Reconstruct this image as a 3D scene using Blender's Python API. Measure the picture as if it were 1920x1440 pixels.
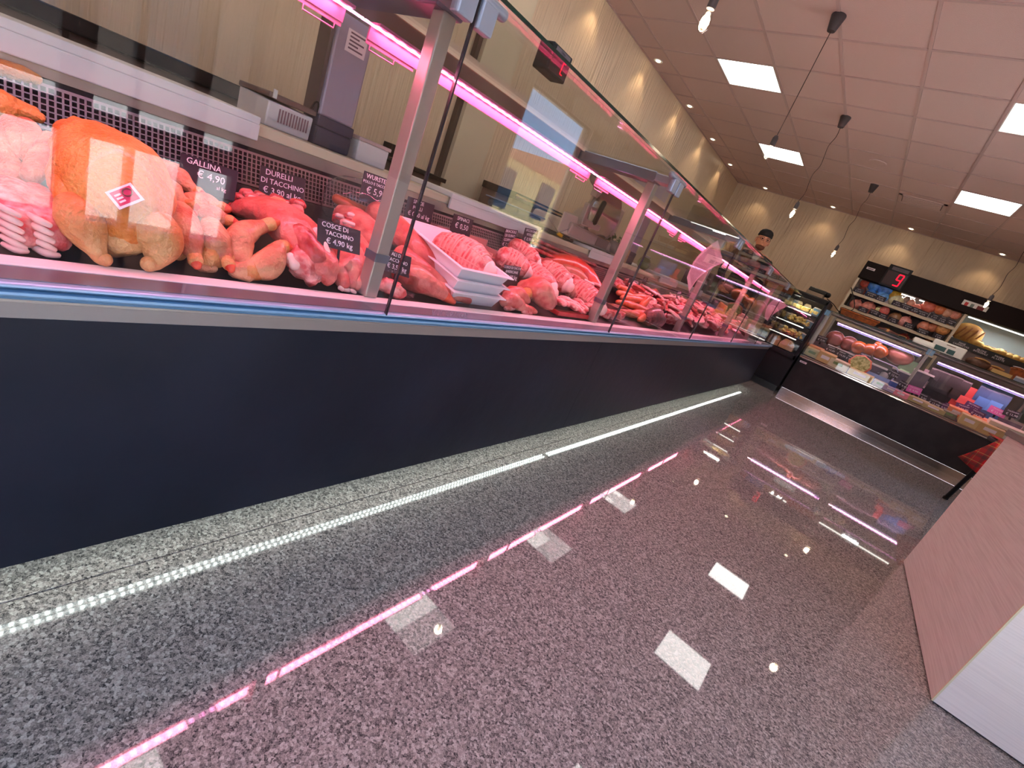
import bpy, bmesh, math, random
from mathutils import Vector, Matrix, noise
random.seed(7)
R = math.radians
S = bpy.context.scene
COL = S.collection
for o in list(bpy.data.objects):
    bpy.data.objects.remove(o)

# ------------------------------------------------------------------ camera
ROT = Matrix(((0.7215, 0.5910, 0.3608), (0.4807, -0.0524, -0.8753), (-0.4984, 0.8050, -0.3219)))  # rows: right, down, forward
_f = Vector(ROT[2]).normalized()
_r = (Vector(ROT[0]) - _f * Vector(ROT[0]).dot(_f)).normalized()
_d = _f.cross(_r).normalized()
EYE = Vector((0, 0, .915))
FPX = 892.0
cam = bpy.data.cameras.new('camera')
camo = bpy.data.objects.new('camera', cam)
COL.objects.link(camo)
m = Matrix((_r, -_d, -_f)).transposed().to_4x4()
m.translation = EYE
camo.matrix_world = m
cam.sensor_width = 36
cam.lens = FPX / 1920 * 36
cam.clip_start = .02
cam.clip_end = 200
S.camera = camo

# ------------------------------------------------------------------ exposure, world
S.view_settings.view_transform = 'Standard'
S.view_settings.look = 'None'
S.view_settings.gamma = 1
S.view_settings.use_curve_mapping = False
S.view_settings.exposure = 0.0
W = bpy.data.worlds.new('sky')
S.world = W
W.use_nodes = True
nt = W.node_tree
bg = nt.nodes['Background']
tc = nt.nodes.new('ShaderNodeTexCoord')
sp = nt.nodes.new('ShaderNodeSeparateXYZ')
rp = nt.nodes.new('ShaderNodeValToRGB')
nt.links.new(tc.outputs['Generated'], sp.inputs[0])
nt.links.new(sp.outputs[2], rp.inputs[0])
nt.links.new(rp.outputs[0], bg.inputs[0])
rp.color_ramp.elements[0].color = (.36, .62, 1, 1)
rp.color_ramp.elements[1].color = (.20, .42, .85, 1)
bg.inputs[1].default_value = 6.0
SUN = bpy.data.lights.new('sun', 'SUN')
SUN.energy = 58; SUN.angle = .01; SUN.color = (1, .95, .87)
_so = bpy.data.objects.new('sun', SUN); COL.objects.link(_so); _so.rotation_euler = (R(8), R(-12), 0)
CEIL = 2.985
XL, XR, YB, YF = -3.38, 2.2, 10.43, -1.6
PANEL_L = 8.0        # ceiling LED panels
PINK_L = 22.0         # meat counter lamp
UNDER_L = 14.0         # plinth light
DOWN_W = 6.0         # recessed spots
BULB_L = 22.0


def at(px, py, x=None, y=None, z=None):
    d = _r * ((px - 960) / FPX) + _d * ((py - 720) / FPX) + _f
    if x is not None: t = (x - EYE.x) / d.x
    elif y is not None: t = (y - EYE.y) / d.y
    else: t = (z - EYE.z) / d.z
    return EYE + d * t


def sz(px, w):
    return px * (Vector(w) - EYE).dot(_f) / FPX


# ------------------------------------------------------------------ materials
MATS = {}


def lin(c):
    return tuple((v / 12.92 if v <= .04045 else ((v + .055) / 1.055) ** 2.4) for v in c)


def rgb(r, g, b):
    return lin((r / 255, g / 255, b / 255)) + (1,)


def mat(name, col, rough=.5, metal=0, coat=0, spec=.5, emit=None, es=0, noise_to=None, nscale=20, stretch=(1, 1, 1), bump=0, bscale=None, sss=0, trans=0, lo=.4, hi=.62):
    if name in MATS: return MATS[name]
    M = bpy.data.materials.new(name)
    M.use_nodes = True
    n, l = M.node_tree.nodes, M.node_tree.links
    b = n['Principled BSDF']
    b.inputs['Base Color'].default_value = col
    b.inputs['Roughness'].default_value = rough
    b.inputs['Metallic'].default_value = metal
    b.inputs['Coat Weight'].default_value = coat
    b.inputs['Coat Roughness'].default_value = .08
    b.inputs['Specular IOR Level'].default_value = spec
    if sss:
        b.inputs['Subsurface Weight'].default_value = sss
        b.inputs['Subsurface Radius'].default_value = (.02, .006, .004)
        b.inputs['Subsurface Scale'].default_value = .3
    if trans: b.inputs['Transmission Weight'].default_value = trans
    if emit:
        b.inputs['Emission Color'].default_value = emit
        b.inputs['Emission Strength'].default_value = es
    if noise_to or bump:
        g = n.new('ShaderNodeNewGeometry')
        mp = n.new('ShaderNodeMapping')
        mp.inputs['Scale'].default_value = stretch
        l.new(g.outputs['Position'], mp.inputs[0])
    if noise_to:
        nz = n.new('ShaderNodeTexNoise')
        nz.inputs['Scale'].default_value = nscale
        nz.inputs['Detail'].default_value = 4
        l.new(mp.outputs[0], nz.inputs[0])
        cr = n.new('ShaderNodeValToRGB')
        cr.color_ramp.elements[0].position = lo
        cr.color_ramp.elements[1].position = hi
        cr.color_ramp.elements[0].color = col
        cr.color_ramp.elements[1].color = noise_to
        l.new(nz.outputs[0], cr.inputs[0])
        l.new(cr.outputs[0], b.inputs['Base Color'])
    if bump:
        nb = n.new('ShaderNodeTexNoise')
        nb.inputs['Scale'].default_value = bscale or nscale * 3
        nb.inputs['Detail'].default_value = 3
        l.new(mp.outputs[0], nb.inputs[0])
        bp = n.new('ShaderNodeBump')
        bp.inputs['Strength'].default_value = bump
        bp.inputs['Distance'].default_value = .01
        l.new(nb.outputs[0], bp.inputs['Height'])
        l.new(bp.outputs[0], b.inputs['Normal'])
    MATS[name] = M
    return M


def emis(name, col, s):
    if name in MATS: return MATS[name]
    M = bpy.data.materials.new(name)
    M.use_nodes = True
    n, l = M.node_tree.nodes, M.node_tree.links
    n.remove(n['Principled BSDF'])
    e = n.new('ShaderNodeEmission')
    e.inputs[0].default_value = col
    e.inputs[1].default_value = s
    l.new(e.outputs[0], n['Material Output'].inputs[0])
    MATS[name] = M
    return M


def led(name, col, s, axis, pitch, low=.25):
    """a tape of separate diodes: brighter dots every `pitch` metres along an axis"""
    M = emis(name, col, s)
    n, l = M.node_tree.nodes, M.node_tree.links
    e = [q for q in n if q.type == 'EMISSION'][0]
    g = n.new('ShaderNodeNewGeometry')
    sx = n.new('ShaderNodeSeparateXYZ')
    l.new(g.outputs['Position'], sx.inputs[0])
    prev = sx.outputs[axis]
    for op, v in (('DIVIDE', pitch), ('FRACT', 0), ('SUBTRACT', .5), ('ABSOLUTE', 0)):
        q = n.new('ShaderNodeMath'); q.operation = op; q.inputs[1].default_value = v
        l.new(prev, q.inputs[0]); prev = q.outputs[0]
    mr = n.new('ShaderNodeMapRange')
    mr.inputs[1].default_value = .12; mr.inputs[2].default_value = .3
    mr.inputs[3].default_value = s * (2 - low); mr.inputs[4].default_value = s * low
    l.new(prev, mr.inputs[0])
    l.new(mr.outputs[0], e.inputs[1])
    return M


def glass(name, tint=(1, 1, 1, 1), rough=0.0, coating=1.0):
    """thin pane: clear transmission plus Fresnel reflection on each face"""
    if name in MATS: return MATS[name]
    M = bpy.data.materials.new(name)
    M.use_nodes = True
    n, l = M.node_tree.nodes, M.node_tree.links
    n.remove(n['Principled BSDF'])
    t = n.new('ShaderNodeBsdfTransparent'); t.inputs[0].default_value = tint
    gl = n.new('ShaderNodeBsdfGlossy'); gl.inputs['Roughness'].default_value = rough
    mx = n.new('ShaderNodeMixShader')
    fr = n.new('ShaderNodeFresnel')
    ge = n.new('ShaderNodeNewGeometry')
    mr = n.new('ShaderNodeMapRange')
    mr.inputs[3].default_value = 1.5; mr.inputs[4].default_value = 1 / 1.5
    l.new(ge.outputs['Backfacing'], mr.inputs[0])
    l.new(mr.outputs[0], fr.inputs[0])
    ml = n.new('ShaderNodeMath'); ml.operation = 'MULTIPLY'; ml.inputs[1].default_value = coating
    l.new(fr.outputs[0], ml.inputs[0]); l.new(ml.outputs[0], mx.inputs[0]); l.new(t.outputs[0], mx.inputs[1]); l.new(gl.outputs[0], mx.inputs[2])
    l.new(mx.outputs[0], n['Material Output'].inputs[0])
    MATS[name] = M
    return M


def granite():
    M = mat('polished_granite', (.2, .2, .2, 1), rough=.025, spec=.62)
    n, l = M.node_tree.nodes, M.node_tree.links
    b = n['Principled BSDF']
    g = n.new('ShaderNodeNewGeometry')
    def vor(s, w):
        v = n.new('ShaderNodeTexVoronoi'); v.inputs['Scale'].default_value = s
        nz = n.new('ShaderNodeTexNoise'); nz.inputs['Scale'].default_value = s * .8; nz.inputs['Detail'].default_value = 3
        l.new(g.outputs['Position'], nz.inputs[0])
        ad = n.new('ShaderNodeMixRGB'); ad.blend_type = 'ADD'; ad.inputs[0].default_value = w
        l.new(g.outputs['Position'], ad.inputs[1]); l.new(nz.outputs[1], ad.inputs[2])
        l.new(ad.outputs[0], v.inputs[0])
        sp = n.new('ShaderNodeSeparateXYZ'); l.new(v.outputs['Color'], sp.inputs[0])
        return sp.outputs[0]
    a = n.new('ShaderNodeValToRGB')
    a.color_ramp.interpolation = 'CONSTANT'
    e = a.color_ramp.elements
    e[0].position = 0; e[0].color = (.03, .028, .028, 1)
    e[1].position = .17; e[1].color = (.13, .112, .104, 1)
    for p, c in ((.36, (.245, .21, .188, 1)), (.62, (.375, .32, .285, 1)), (.85, (.53, .475, .42, 1))):
        q = e.new(p); q.color = c
    l.new(vor(205, .002), a.inputs[0])
    a2 = n.new('ShaderNodeValToRGB')
    a2.color_ramp.interpolation = 'CONSTANT'
    e = a2.color_ramp.elements
    e[0].position = 0; e[0].color = (.06, .054, .052, 1)
    e[1].position = .28; e[1].color = (.24, .205, .182, 1)
    q = e.new(.66); q.color = (.43, .375, .33, 1)
    l.new(vor(560, .001), a2.inputs[0])
    mx = n.new('ShaderNodeMixRGB'); mx.inputs[0].default_value = .42
    l.new(a.outputs[0], mx.inputs[1]); l.new(a2.outputs[0], mx.inputs[2])
    l.new(mx.outputs[0], b.inputs['Base Color'])
    return M


def cladding(name, col, axis):
    """vertical irregular fluting in relief on pale panels"""
    M = mat(name, col, rough=.36, spec=.5)
    n, l = M.node_tree.nodes, M.node_tree.links
    b = n['Principled BSDF']
    g = n.new('ShaderNodeNewGeometry')
    mp = n.new('ShaderNodeMapping')
    sc = [34, 34, 1.6]; 
    mp.inputs['Scale'].default_value = sc
    l.new(g.outputs['Position'], mp.inputs[0])
    nz = n.new('ShaderNodeTexNoise'); nz.inputs['Scale'].default_value = 1; nz.inputs['Detail'].default_value = 2
    l.new(mp.outputs[0], nz.inputs[0])
    bp = n.new('ShaderNodeBump'); bp.inputs['Strength'].default_value = 1.0; bp.inputs['Distance'].default_value = .018
    l.new(nz.outputs[0], bp.inputs['Height']); l.new(bp.outputs[0], b.inputs['Normal'])
    return M


def tartan():
    M = mat('red_tartan', rgb(190, 20, 24), rough=.9)
    n, l = M.node_tree.nodes, M.node_tree.links
    b = n['Principled BSDF']
    tcn = n.new('ShaderNodeTexCoord')
    sx = n.new('ShaderNodeSeparateXYZ'); l.new(tcn.outputs['Object'], sx.inputs[0])
    col = None
    prev = None
    for ax, ph in ((0, .0), (1, .03), (2, .0)):
        for w, off, c in ((.30, 0.0, (.01, .03, .02, 1)), (.05, .55, (.75, .62, .15, 1))):
            q1 = n.new('ShaderNodeMath'); q1.operation = 'MULTIPLY_ADD'; q1.inputs[1].default_value = 12; q1.inputs[2].default_value = off
            l.new(sx.outputs[ax], q1.inputs[0])
            q2 = n.new('ShaderNodeMath'); q2.operation = 'FRACT'; l.new(q1.outputs[0], q2.inputs[0])
            q3 = n.new('ShaderNodeMath'); q3.operation = 'LESS_THAN'; q3.inputs[1].default_value = w; l.new(q2.outputs[0], q3.inputs[0])
            q4 = n.new('ShaderNodeMath'); q4.operation = 'MULTIPLY'; q4.inputs[1].default_value = .42 if w > .1 else .3; l.new(q3.outputs[0], q4.inputs[0])
            mx = n.new('ShaderNodeMixRGB'); l.new(q4.outputs[0], mx.inputs[0])
            if prev is None: mx.inputs[1].default_value = rgb(196, 18, 24)
            else: l.new(prev, mx.inputs[1])
            mx.inputs[2].default_value = c
            prev = mx.outputs[0]
    l.new(prev, b.inputs['Base Color'])
    return M


GRAN = granite()
WALLM = cladding('fluted_wall_panel', rgb(216, 191, 162), 1)
CEILM = mat('ceiling_board', rgb(208, 178, 170), rough=.9, bump=.25, bscale=180)  # pink lamp light on white ceiling boards is tinted into this colour
GRIDM = mat('ceiling_grid_metal', rgb(190, 160, 154), rough=.5)
PANELM = emis('panel_light', (1, .97, .92, 1), PANEL_L)
STEEL = mat('brushed_steel', rgb(176, 166, 156), rough=.32, metal=.6, bump=.06, bscale=40, stretch=(60, 1, 60))
ALU = mat('sky_tinted_aluminium', rgb(140, 178, 208), rough=.35, metal=.4)  # blue of the sky reflection is put into this metal's base colour
ALUD = mat('grey_aluminium', rgb(128, 134, 150), rough=.35, metal=.85)
MIRRORS = mat('polished_steel', rgb(215, 210, 210), rough=.1, metal=1)
BLACK = mat('black_plastic', rgb(14, 13, 14), rough=.45, spec=.3)
DARK = mat('dark_fascia', rgb(28, 15, 14), rough=.6, spec=.2)
SLATE = mat('slate_laminate', rgb(24, 26, 36), rough=.4, spec=.3, noise_to=rgb(31, 33, 44), nscale=3, bump=.12, bscale=14)
CHAR = mat('charcoal_laminate', rgb(42, 37, 37), rough=.55, spec=.25, noise_to=rgb(52, 47, 47), nscale=6)
WHITE = mat('white_plastic', rgb(232, 228, 222), rough=.4)
WHITEP = mat('white_polyethylene', rgb(238, 232, 230), rough=.5)
BOXM = mat('streaked_white_laminate', rgb(226, 214, 206), rough=.5, noise_to=rgb(212, 198, 190), nscale=3, stretch=(1.5, 1.5, 60), lo=.4, hi=.65)
GREYTOP = mat('grey_worktop', rgb(120, 106, 102), rough=.4)
GLASS = glass('clear_glass', (.935, .94, .935, 1))
GLASSG = mat('glass_edge_green', rgb(10, 46, 40), rough=.12, coat=.6)
DECK = mat('dark_display_deck', rgb(46, 40, 46), rough=.35, metal=.6)
PERF = mat('perforated_steel', rgb(150, 132, 132), rough=.35, metal=.8)
TAGM = mat('blackboard_card', rgb(46, 34, 46), rough=.6)
CHALK = mat('chalk_ink', rgb(246, 236, 244), rough=.8, emit=None)
PAPER = mat('paper', rgb(240, 226, 230), rough=.9)
INK = mat('grey_print', rgb(120, 96, 110), rough=.9)
PINKLED = led('pink_led_tape', (1, .30, .62, 1), PINK_L, 1, .035, .3)
PINKLEDX = led('violet_led_tape', (1, .34, .74, 1), 7, 0, .05, .6)
UNDERLED = led('white_led_tape', (.86, 1, .95, 1), UNDER_L, 1, .016, .35)
REDLED = emis('red_led_digit', (1, .008, .03, 1), 2.2)
WLED = emis('shelf_led', (1, .96, .86, 1), 5)
BULB = emis('bulb_glow', (1, .72, .38, 1), BULB_L)
DOWNE = emis('downlight_glow', (1, .78, .5, 1), 14)
SKIN_CH = mat('raw_chicken_skin', rgb(222, 164, 122), rough=.42, coat=.12, noise_to=rgb(196, 106, 76), nscale=22, bump=.6, bscale=140)
SKIN_OR = mat('orange_hen_skin', rgb(226, 116, 34), rough=.42, coat=.12, noise_to=rgb(232, 160, 84), nscale=11, bump=.7, bscale=120)
SKIN_PA = mat('pale_hen_skin', rgb(228, 170, 110), rough=.42, coat=.12, noise_to=rgb(212, 132, 70), nscale=12, bump=.7, bscale=130)
PINKM = mat('pink_poultry_meat', rgb(196, 84, 78), rough=.36, coat=.2, noise_to=rgb(224, 140, 124), nscale=24, bump=.5, bscale=60)
REDM = mat('red_meat', rgb(160, 34, 36), rough=.34, coat=.25, noise_to=rgb(208, 90, 84), nscale=34, bump=.35, bscale=60)
PORK = mat('marbled_pork', rgb(196, 70, 70), rough=.36, coat=.2, noise_to=rgb(238, 168, 160), nscale=44, bump=.5, bscale=80)
FAT = mat('pale_fat', rgb(246, 206, 196), rough=.4, coat=.2)
DEEP = mat('dark_red_meat', rgb(96, 24, 30), rough=.3, coat=.4, noise_to=rgb(168, 70, 70), nscale=30)
BONE = mat('cut_bone', rgb(200, 44, 28), rough=.4, noise_to=rgb(226, 92, 60), nscale=40)
NETM = mat('pale_net', rgb(232, 160, 150), rough=.7)
SAUS = mat('orange_sausage', rgb(206, 98, 58), rough=.35, coat=.3, noise_to=rgb(226, 130, 90), nscale=18)
LIVER = mat('gizzard', rgb(176, 56, 58), rough=.2, coat=.6, noise_to=rgb(216, 110, 110), nscale=20)
PBAG = glass('cellophane', (.97, .95, .96, 1), .05)


# ------------------------------------------------------------------ mesh helpers
class MB:
    def __init__(s):
        s.v, s.f = [], []

    def add(s, v, f, M=None):
        k = len(s.v)
        s.v += [(M @ Vector(p)) if M else Vector(p) for p in v]
        s.f += [tuple(i + k for i in q) for q in f]
        return s

    def box(s, a, b, M=None):
        x0, y0, z0 = (min(a[i], b[i]) for i in range(3))
        x1, y1, z1 = (max(a[i], b[i]) for i in range(3))
        return s.add([(x0, y0, z0), (x1, y0, z0), (x1, y1, z0), (x0, y1, z0), (x0, y0, z1), (x1, y0, z1), (x1, y1, z1), (x0, y1, z1)],
                     [(0, 3, 2, 1), (4, 5, 6, 7), (0, 1, 5, 4), (1, 2, 6, 5), (2, 3, 7, 6), (3, 0, 4, 7)], M)

    def prism(s, prof, y0, y1, M=None, axis='y'):
        n = len(prof)
        def p(a, b, t):
            return {'y': (a, t, b), 'x': (t, a, b), 'z': (a, b, t)}[axis]
        v = [p(a, b, y0) for a, b in prof] + [p(a, b, y1) for a, b in prof]
        f = [(i, (i + 1) % n, n + (i + 1) % n, n + i) for i in range(n)]
        f += [tuple(range(n - 1, -1, -1)), tuple(range(n, 2 * n))]
        return s.add(v, f, M)

    def tube(s, pts, rad, n=12, cap=True, sub=0, flat=1.0, up=None, M=None):
        pts = [Vector(p) for p in pts]
        if not isinstance(rad, (list, tuple)): rad = [rad] * len(pts)
        if sub:
            P, Q = [], []
            N = len(pts)
            for i in range(N - 1):
                a, b, c, d = pts[max(i - 1, 0)], pts[i], pts[i + 1], pts[min(i + 2, N - 1)]
                ra, rb, rc, rd = rad[max(i - 1, 0)], rad[i], rad[i + 1], rad[min(i + 2, N - 1)]
                for k in range(sub):
                    t = k / sub
                    h = lambda a, b, c, d: .5 * ((2 * b) + (c - a) * t + (2 * a - 5 * b + 4 * c - d) * t * t + (3 * b - a - 3 * c + d) * t ** 3)
                    P.append(h(a, b, c, d)); Q.append(max(h(ra, rb, rc, rd), 1e-4))
            P.append(pts[-1]); Q.append(rad[-1])
            pts, rad = P, Q
        if cap:
            t0 = (pts[0] - pts[1]).normalized(); t1 = (pts[-1] - pts[-2]).normalized()
            pre, post, rpre, rpost = [], [], [], []
            for a in (.995, .85, .5):
                pre.append(pts[0] + t0 * rad[0] * a * .8); rpre.append(rad[0] * math.sqrt(1 - a * a))
            for a in (.5, .85, .995):
                post.append(pts[-1] + t1 * rad[-1] * a * .8); rpost.append(rad[-1] * math.sqrt(1 - a * a))
            pts = pre + pts + post; rad = rpre + list(rad) + rpost
        N = len(pts)
        ref = None
        v = []
        for i in range(N):
            t = (pts[min(i + 1, N - 1)] - pts[max(i - 1, 0)]).normalized()
            if ref is None:
                ref = Vector(up) if up else (Vector((0, 0, 1)) if abs(t.z) < .9 else Vector((1, 0, 0)))
            a = (ref - t * ref.dot(t)).normalized(); ref = a
            b = t.cross(a)
            for k in range(n):
                w = 2 * math.pi * k / n
                v.append(pts[i] + (a * math.cos(w) * flat + b * math.sin(w)) * rad[i])
        f = [(i * n + k, i * n + (k + 1) % n, (i + 1) * n + (k + 1) % n, (i + 1) * n + k) for i in range(N - 1) for k in range(n)]
        f += [tuple(range(n - 1, -1, -1)), tuple(range((N - 1) * n, N * n))]
        return s.add(v, f, M)

    def lathe(s, prof, n=16, M=None):
        """prof: (radius, z) from bottom to top"""
        v = [(r * math.cos(2 * math.pi * k / n), r * math.sin(2 * math.pi * k / n), z) for r, z in prof for k in range(n)]
        N = len(prof)
        f = [(i * n + k, i * n + (k + 1) % n, (i + 1) * n + (k + 1) % n, (i + 1) * n + k) for i in range(N - 1) for k in range(n)]
        f += [tuple(range(n - 1, -1, -1)), tuple(range((N - 1) * n, N * n))]
        return s.add(v, f, M)

    def ball(s, c, r, n=14, M=None, q=1.0):
        r = (r, r, r) if not isinstance(r, (tuple, list)) else r
        N = n // 2
        v, f = [], []
        for i in range(N + 1):
            th = math.pi * i / N
            for k in range(n):
                w = 2 * math.pi * k / n
                x, y, z = math.sin(th) * math.cos(w), math.sin(th) * math.sin(w), -math.cos(th)
                if q != 1: x, y, z = (math.copysign(abs(u) ** q, u) for u in (x, y, z))
                v.append((c[0] + r[0] * x, c[1] + r[1] * y, c[2] + r[2] * z))
        f = [(i * n + k, i * n + (k + 1) % n, (i + 1) * n + (k + 1) % n, (i + 1) * n + k) for i in range(N) for k in range(n)]
        return s.add(v, f, M)

    def lump(s, amp, freq, seed=0):
        o = Vector((seed * 3.1, seed * 1.7, seed * .9))
        s.v = [p + noise.noise_vector(p * freq + o) * amp + noise.noise_vector(p * freq * 2.7 + o) * amp * .4 for p in s.v]
        return s


def obj(name, mb, material, parent=None, smooth=False, bevel=0):
    me = bpy.data.meshes.new(name)
    me.from_pydata([tuple(p) for p in mb.v], [], mb.f)
    me.materials.append(material)
    me.validate()
    bm = bmesh.new(); bm.from_mesh(me)
    bmesh.ops.remove_doubles(bm, verts=bm.verts, dist=1e-6)
    bmesh.ops.recalc_face_normals(bm, faces=bm.faces)
    bm.to_mesh(me); bm.free()
    if smooth:
        for p in me.polygons: p.use_smooth = True
        if smooth != 'all':
            try: me.set_sharp_from_angle(angle=R(40))
            except Exception: pass
    o = bpy.data.objects.new(name, me)
    COL.objects.link(o)
    if parent:
        o.parent = parent
        p, off = parent, Vector()
        while p:
            off += Vector(p.location); p = p.parent
        if not parent.get('_local'): o.location = -off if parent.type == 'EMPTY' or off.length else (0, 0, 0)
        if parent.type == 'MESH': o.location = (0, 0, 0)
    if bevel:
        b = o.modifiers.new('bevel', 'BEVEL'); b.width = bevel; b.segments = 2; b.limit_method = 'ANGLE'
    return o


def tag(o, label, cat, group=None):
    o['label'] = label; o['category'] = cat
    if group: o['group'] = group
    return o


def thing(name, label, cat, loc=(0, 0, 0), group=None, local=False):
    o = bpy.data.objects.new(name, None)
    o.empty_display_size = .05
    COL.objects.link(o)
    o.location = loc
    if local: o['_local'] = 1
    return tag(o, label, cat, group)


def struct(name, mb, m, **k):
    o = obj(name, mb, m, **k); o['kind'] = 'structure'; return o


def text(name, s, size, M, material, parent, align='CENTER', sx=1.0):
    cu = bpy.data.curves.new('lettering', 'FONT')
    cu.body = s; cu.size = size; cu.align_x = align; cu.align_y = 'CENTER'; cu.extrude = .0003; cu.resolution_u = 2
    cu.space_line = .85
    to = bpy.data.objects.new('lettering', cu)
    COL.objects.link(to)
    dg = bpy.context.evaluated_depsgraph_get()
    me = bpy.data.meshes.new_from_object(to.evaluated_get(dg))
    bpy.data.objects.remove(to); bpy.data.curves.remove(cu)
    mb = MB(); MX = M @ Matrix.Diagonal((sx, 1, 1, 1))
    mb.add([v.co for v in me.vertices], [tuple(p.vertices) for p in me.polygons], MX)
    bpy.data.meshes.remove(me)
    return obj(name, mb, material, parent)


def frame(o, xa, ya):
    xa = Vector(xa).normalized(); ya = Vector(ya); ya = (ya - xa * ya.dot(xa)).normalized()
    za = xa.cross(ya)
    M = Matrix((xa, ya, za)).transposed().to_4x4(); M.translation = Vector(o)
    return M


ORD = ['first', 'second', 'third', 'fourth', 'fifth', 'sixth', 'seventh', 'eighth', 'ninth', 'tenth', 'eleventh', 'twelfth', 'thirteenth', 'fourteenth', 'fifteenth', 'sixteenth']


def lamp(kind, name, loc, energy, color, size=.1, parent=None, rot=(0, 0, 0), **k):
    L = bpy.data.lights.new(name, kind)
    L.energy = energy; L.color = color
    for a, b in k.items(): setattr(L, a, b)
    if kind in ('POINT', 'SPOT'): L.shadow_soft_size = size
    o = bpy.data.objects.new(name, L); COL.objects.link(o)
    o.location = loc; o.rotation_euler = rot
    if parent: o.parent = parent; o.location = Vector(loc) - Vector(parent.location)
    return o

# ================================================================== SETTING
struct('floor', MB().box((-.862, YF, -.06), (1.74, 1.9, 0)).box((-.862, 1.9, -.06), (XR + .3, YB + .2, 0)).box((XL - .2, YF, -.06), (-.866, YB + .2, 0)).box((-.867, YF, -.06), (-.861, YB, -.004)), GRAN)
struct('wall_left', MB().box((XL - .15, YF, 0), (XL, YB, CEIL)), WALLM)
struct('wall_back', MB().box((XL - .15, YB, 0), (XR + .2, YB + .15, CEIL)), WALLM)
# ceiling: a metal grid holding boards
ceil = struct('ceiling', MB().box((XL - .1, YF, CEIL + .03), (1.74, 1.95, CEIL + .08)).box((XL - .1, 1.95, CEIL + .03), (XR + .2, YB + .1, CEIL + .08)), mat('ceiling_void', rgb(120, 110, 105), rough=.9))
gx = [-.085 + .6 * k for k in range(-5, 4)]
gy = [4.62 + .6 * k for k in range(-10, 10)]
g = MB()
for x in gx: g.box((x - .012, YF, CEIL - .003), (x + .012, YB, CEIL + .012))
for y in gy: g.box((XL, y - .012, CEIL - .0035), (XR, y + .012, CEIL + .012))
g.box((XL, YF, CEIL - .004), (XL + .02, YB, CEIL + .012)); g.box((XL, YB - .02, CEIL - .004), (XR, YB, CEIL + .012))
obj('grid', g, GRIDM, ceil)
PANELS = [(-2.485 + 2.4 * i, 5.22 + 2.4 * j) for i in range(2) for j in (-2, -1, 0, 1)]
bme = None
xs = [XL] + gx + [XR]
ys = [YF] + gy + [YB]
shared = {}
for i in range(len(xs) - 1):
    for j in range(len(ys) - 1):
        x0, x1, y0, y1 = xs[i], xs[i + 1], ys[j], ys[j + 1]
        if any(abs(x0 - a) < .05 and abs(y0 - b) < .05 for a, b in PANELS): continue
        if x0 > 1.7 and y1 < 2.3: continue
        k = (round(x1 - x0, 2), round(y1 - y0, 2))
        if k not in shared:
            t = obj('ceiling_tile', MB().box((.013, .013, .002), (x1 - x0 - .013, y1 - y0 - .013, .014)), CEILM, ceil)
            shared[k] = t
        else:
            t = shared[k].copy(); COL.objects.link(t)
        t.location = (x0, y0, CEIL)
for i, (x, y) in enumerate(PANELS):
    t = thing('ceiling_panel_light', ['left', 'right'][x > -1] + ' row of square ceiling panels, ' + ORD[j if False else int(round((y - .42) / 2.4))] + ' from the shop door', 'ceiling light', (x + .3, y + .3, CEIL), 'square panel lights')
    t['label'] = 'glowing white square ceiling panel, ' + ORD[int(round((y - .42) / 2.4))] + ' from the camera in the ' + ['left', 'right'][x > -1] + ' row'
    obj('diffuser', MB().box((x + .02, y + .02, CEIL + .001), (x + .58, y + .58, CEIL + .006)), PANELM, t)
    f = MB()
    for a, b in (((x + .01, y + .01), (x + .022, y + .59)), ((x + .578, y + .01), (x + .59, y + .59)), ((x + .01, y + .01), (x + .59, y + .022)), ((x + .01, y + .578), (x + .59, y + .59))):
        f.box((a[0], a[1], CEIL - .002), (b[0], b[1], CEIL + .012))
    obj('frame', f, WHITE, t)
    if y < 1: pass
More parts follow.
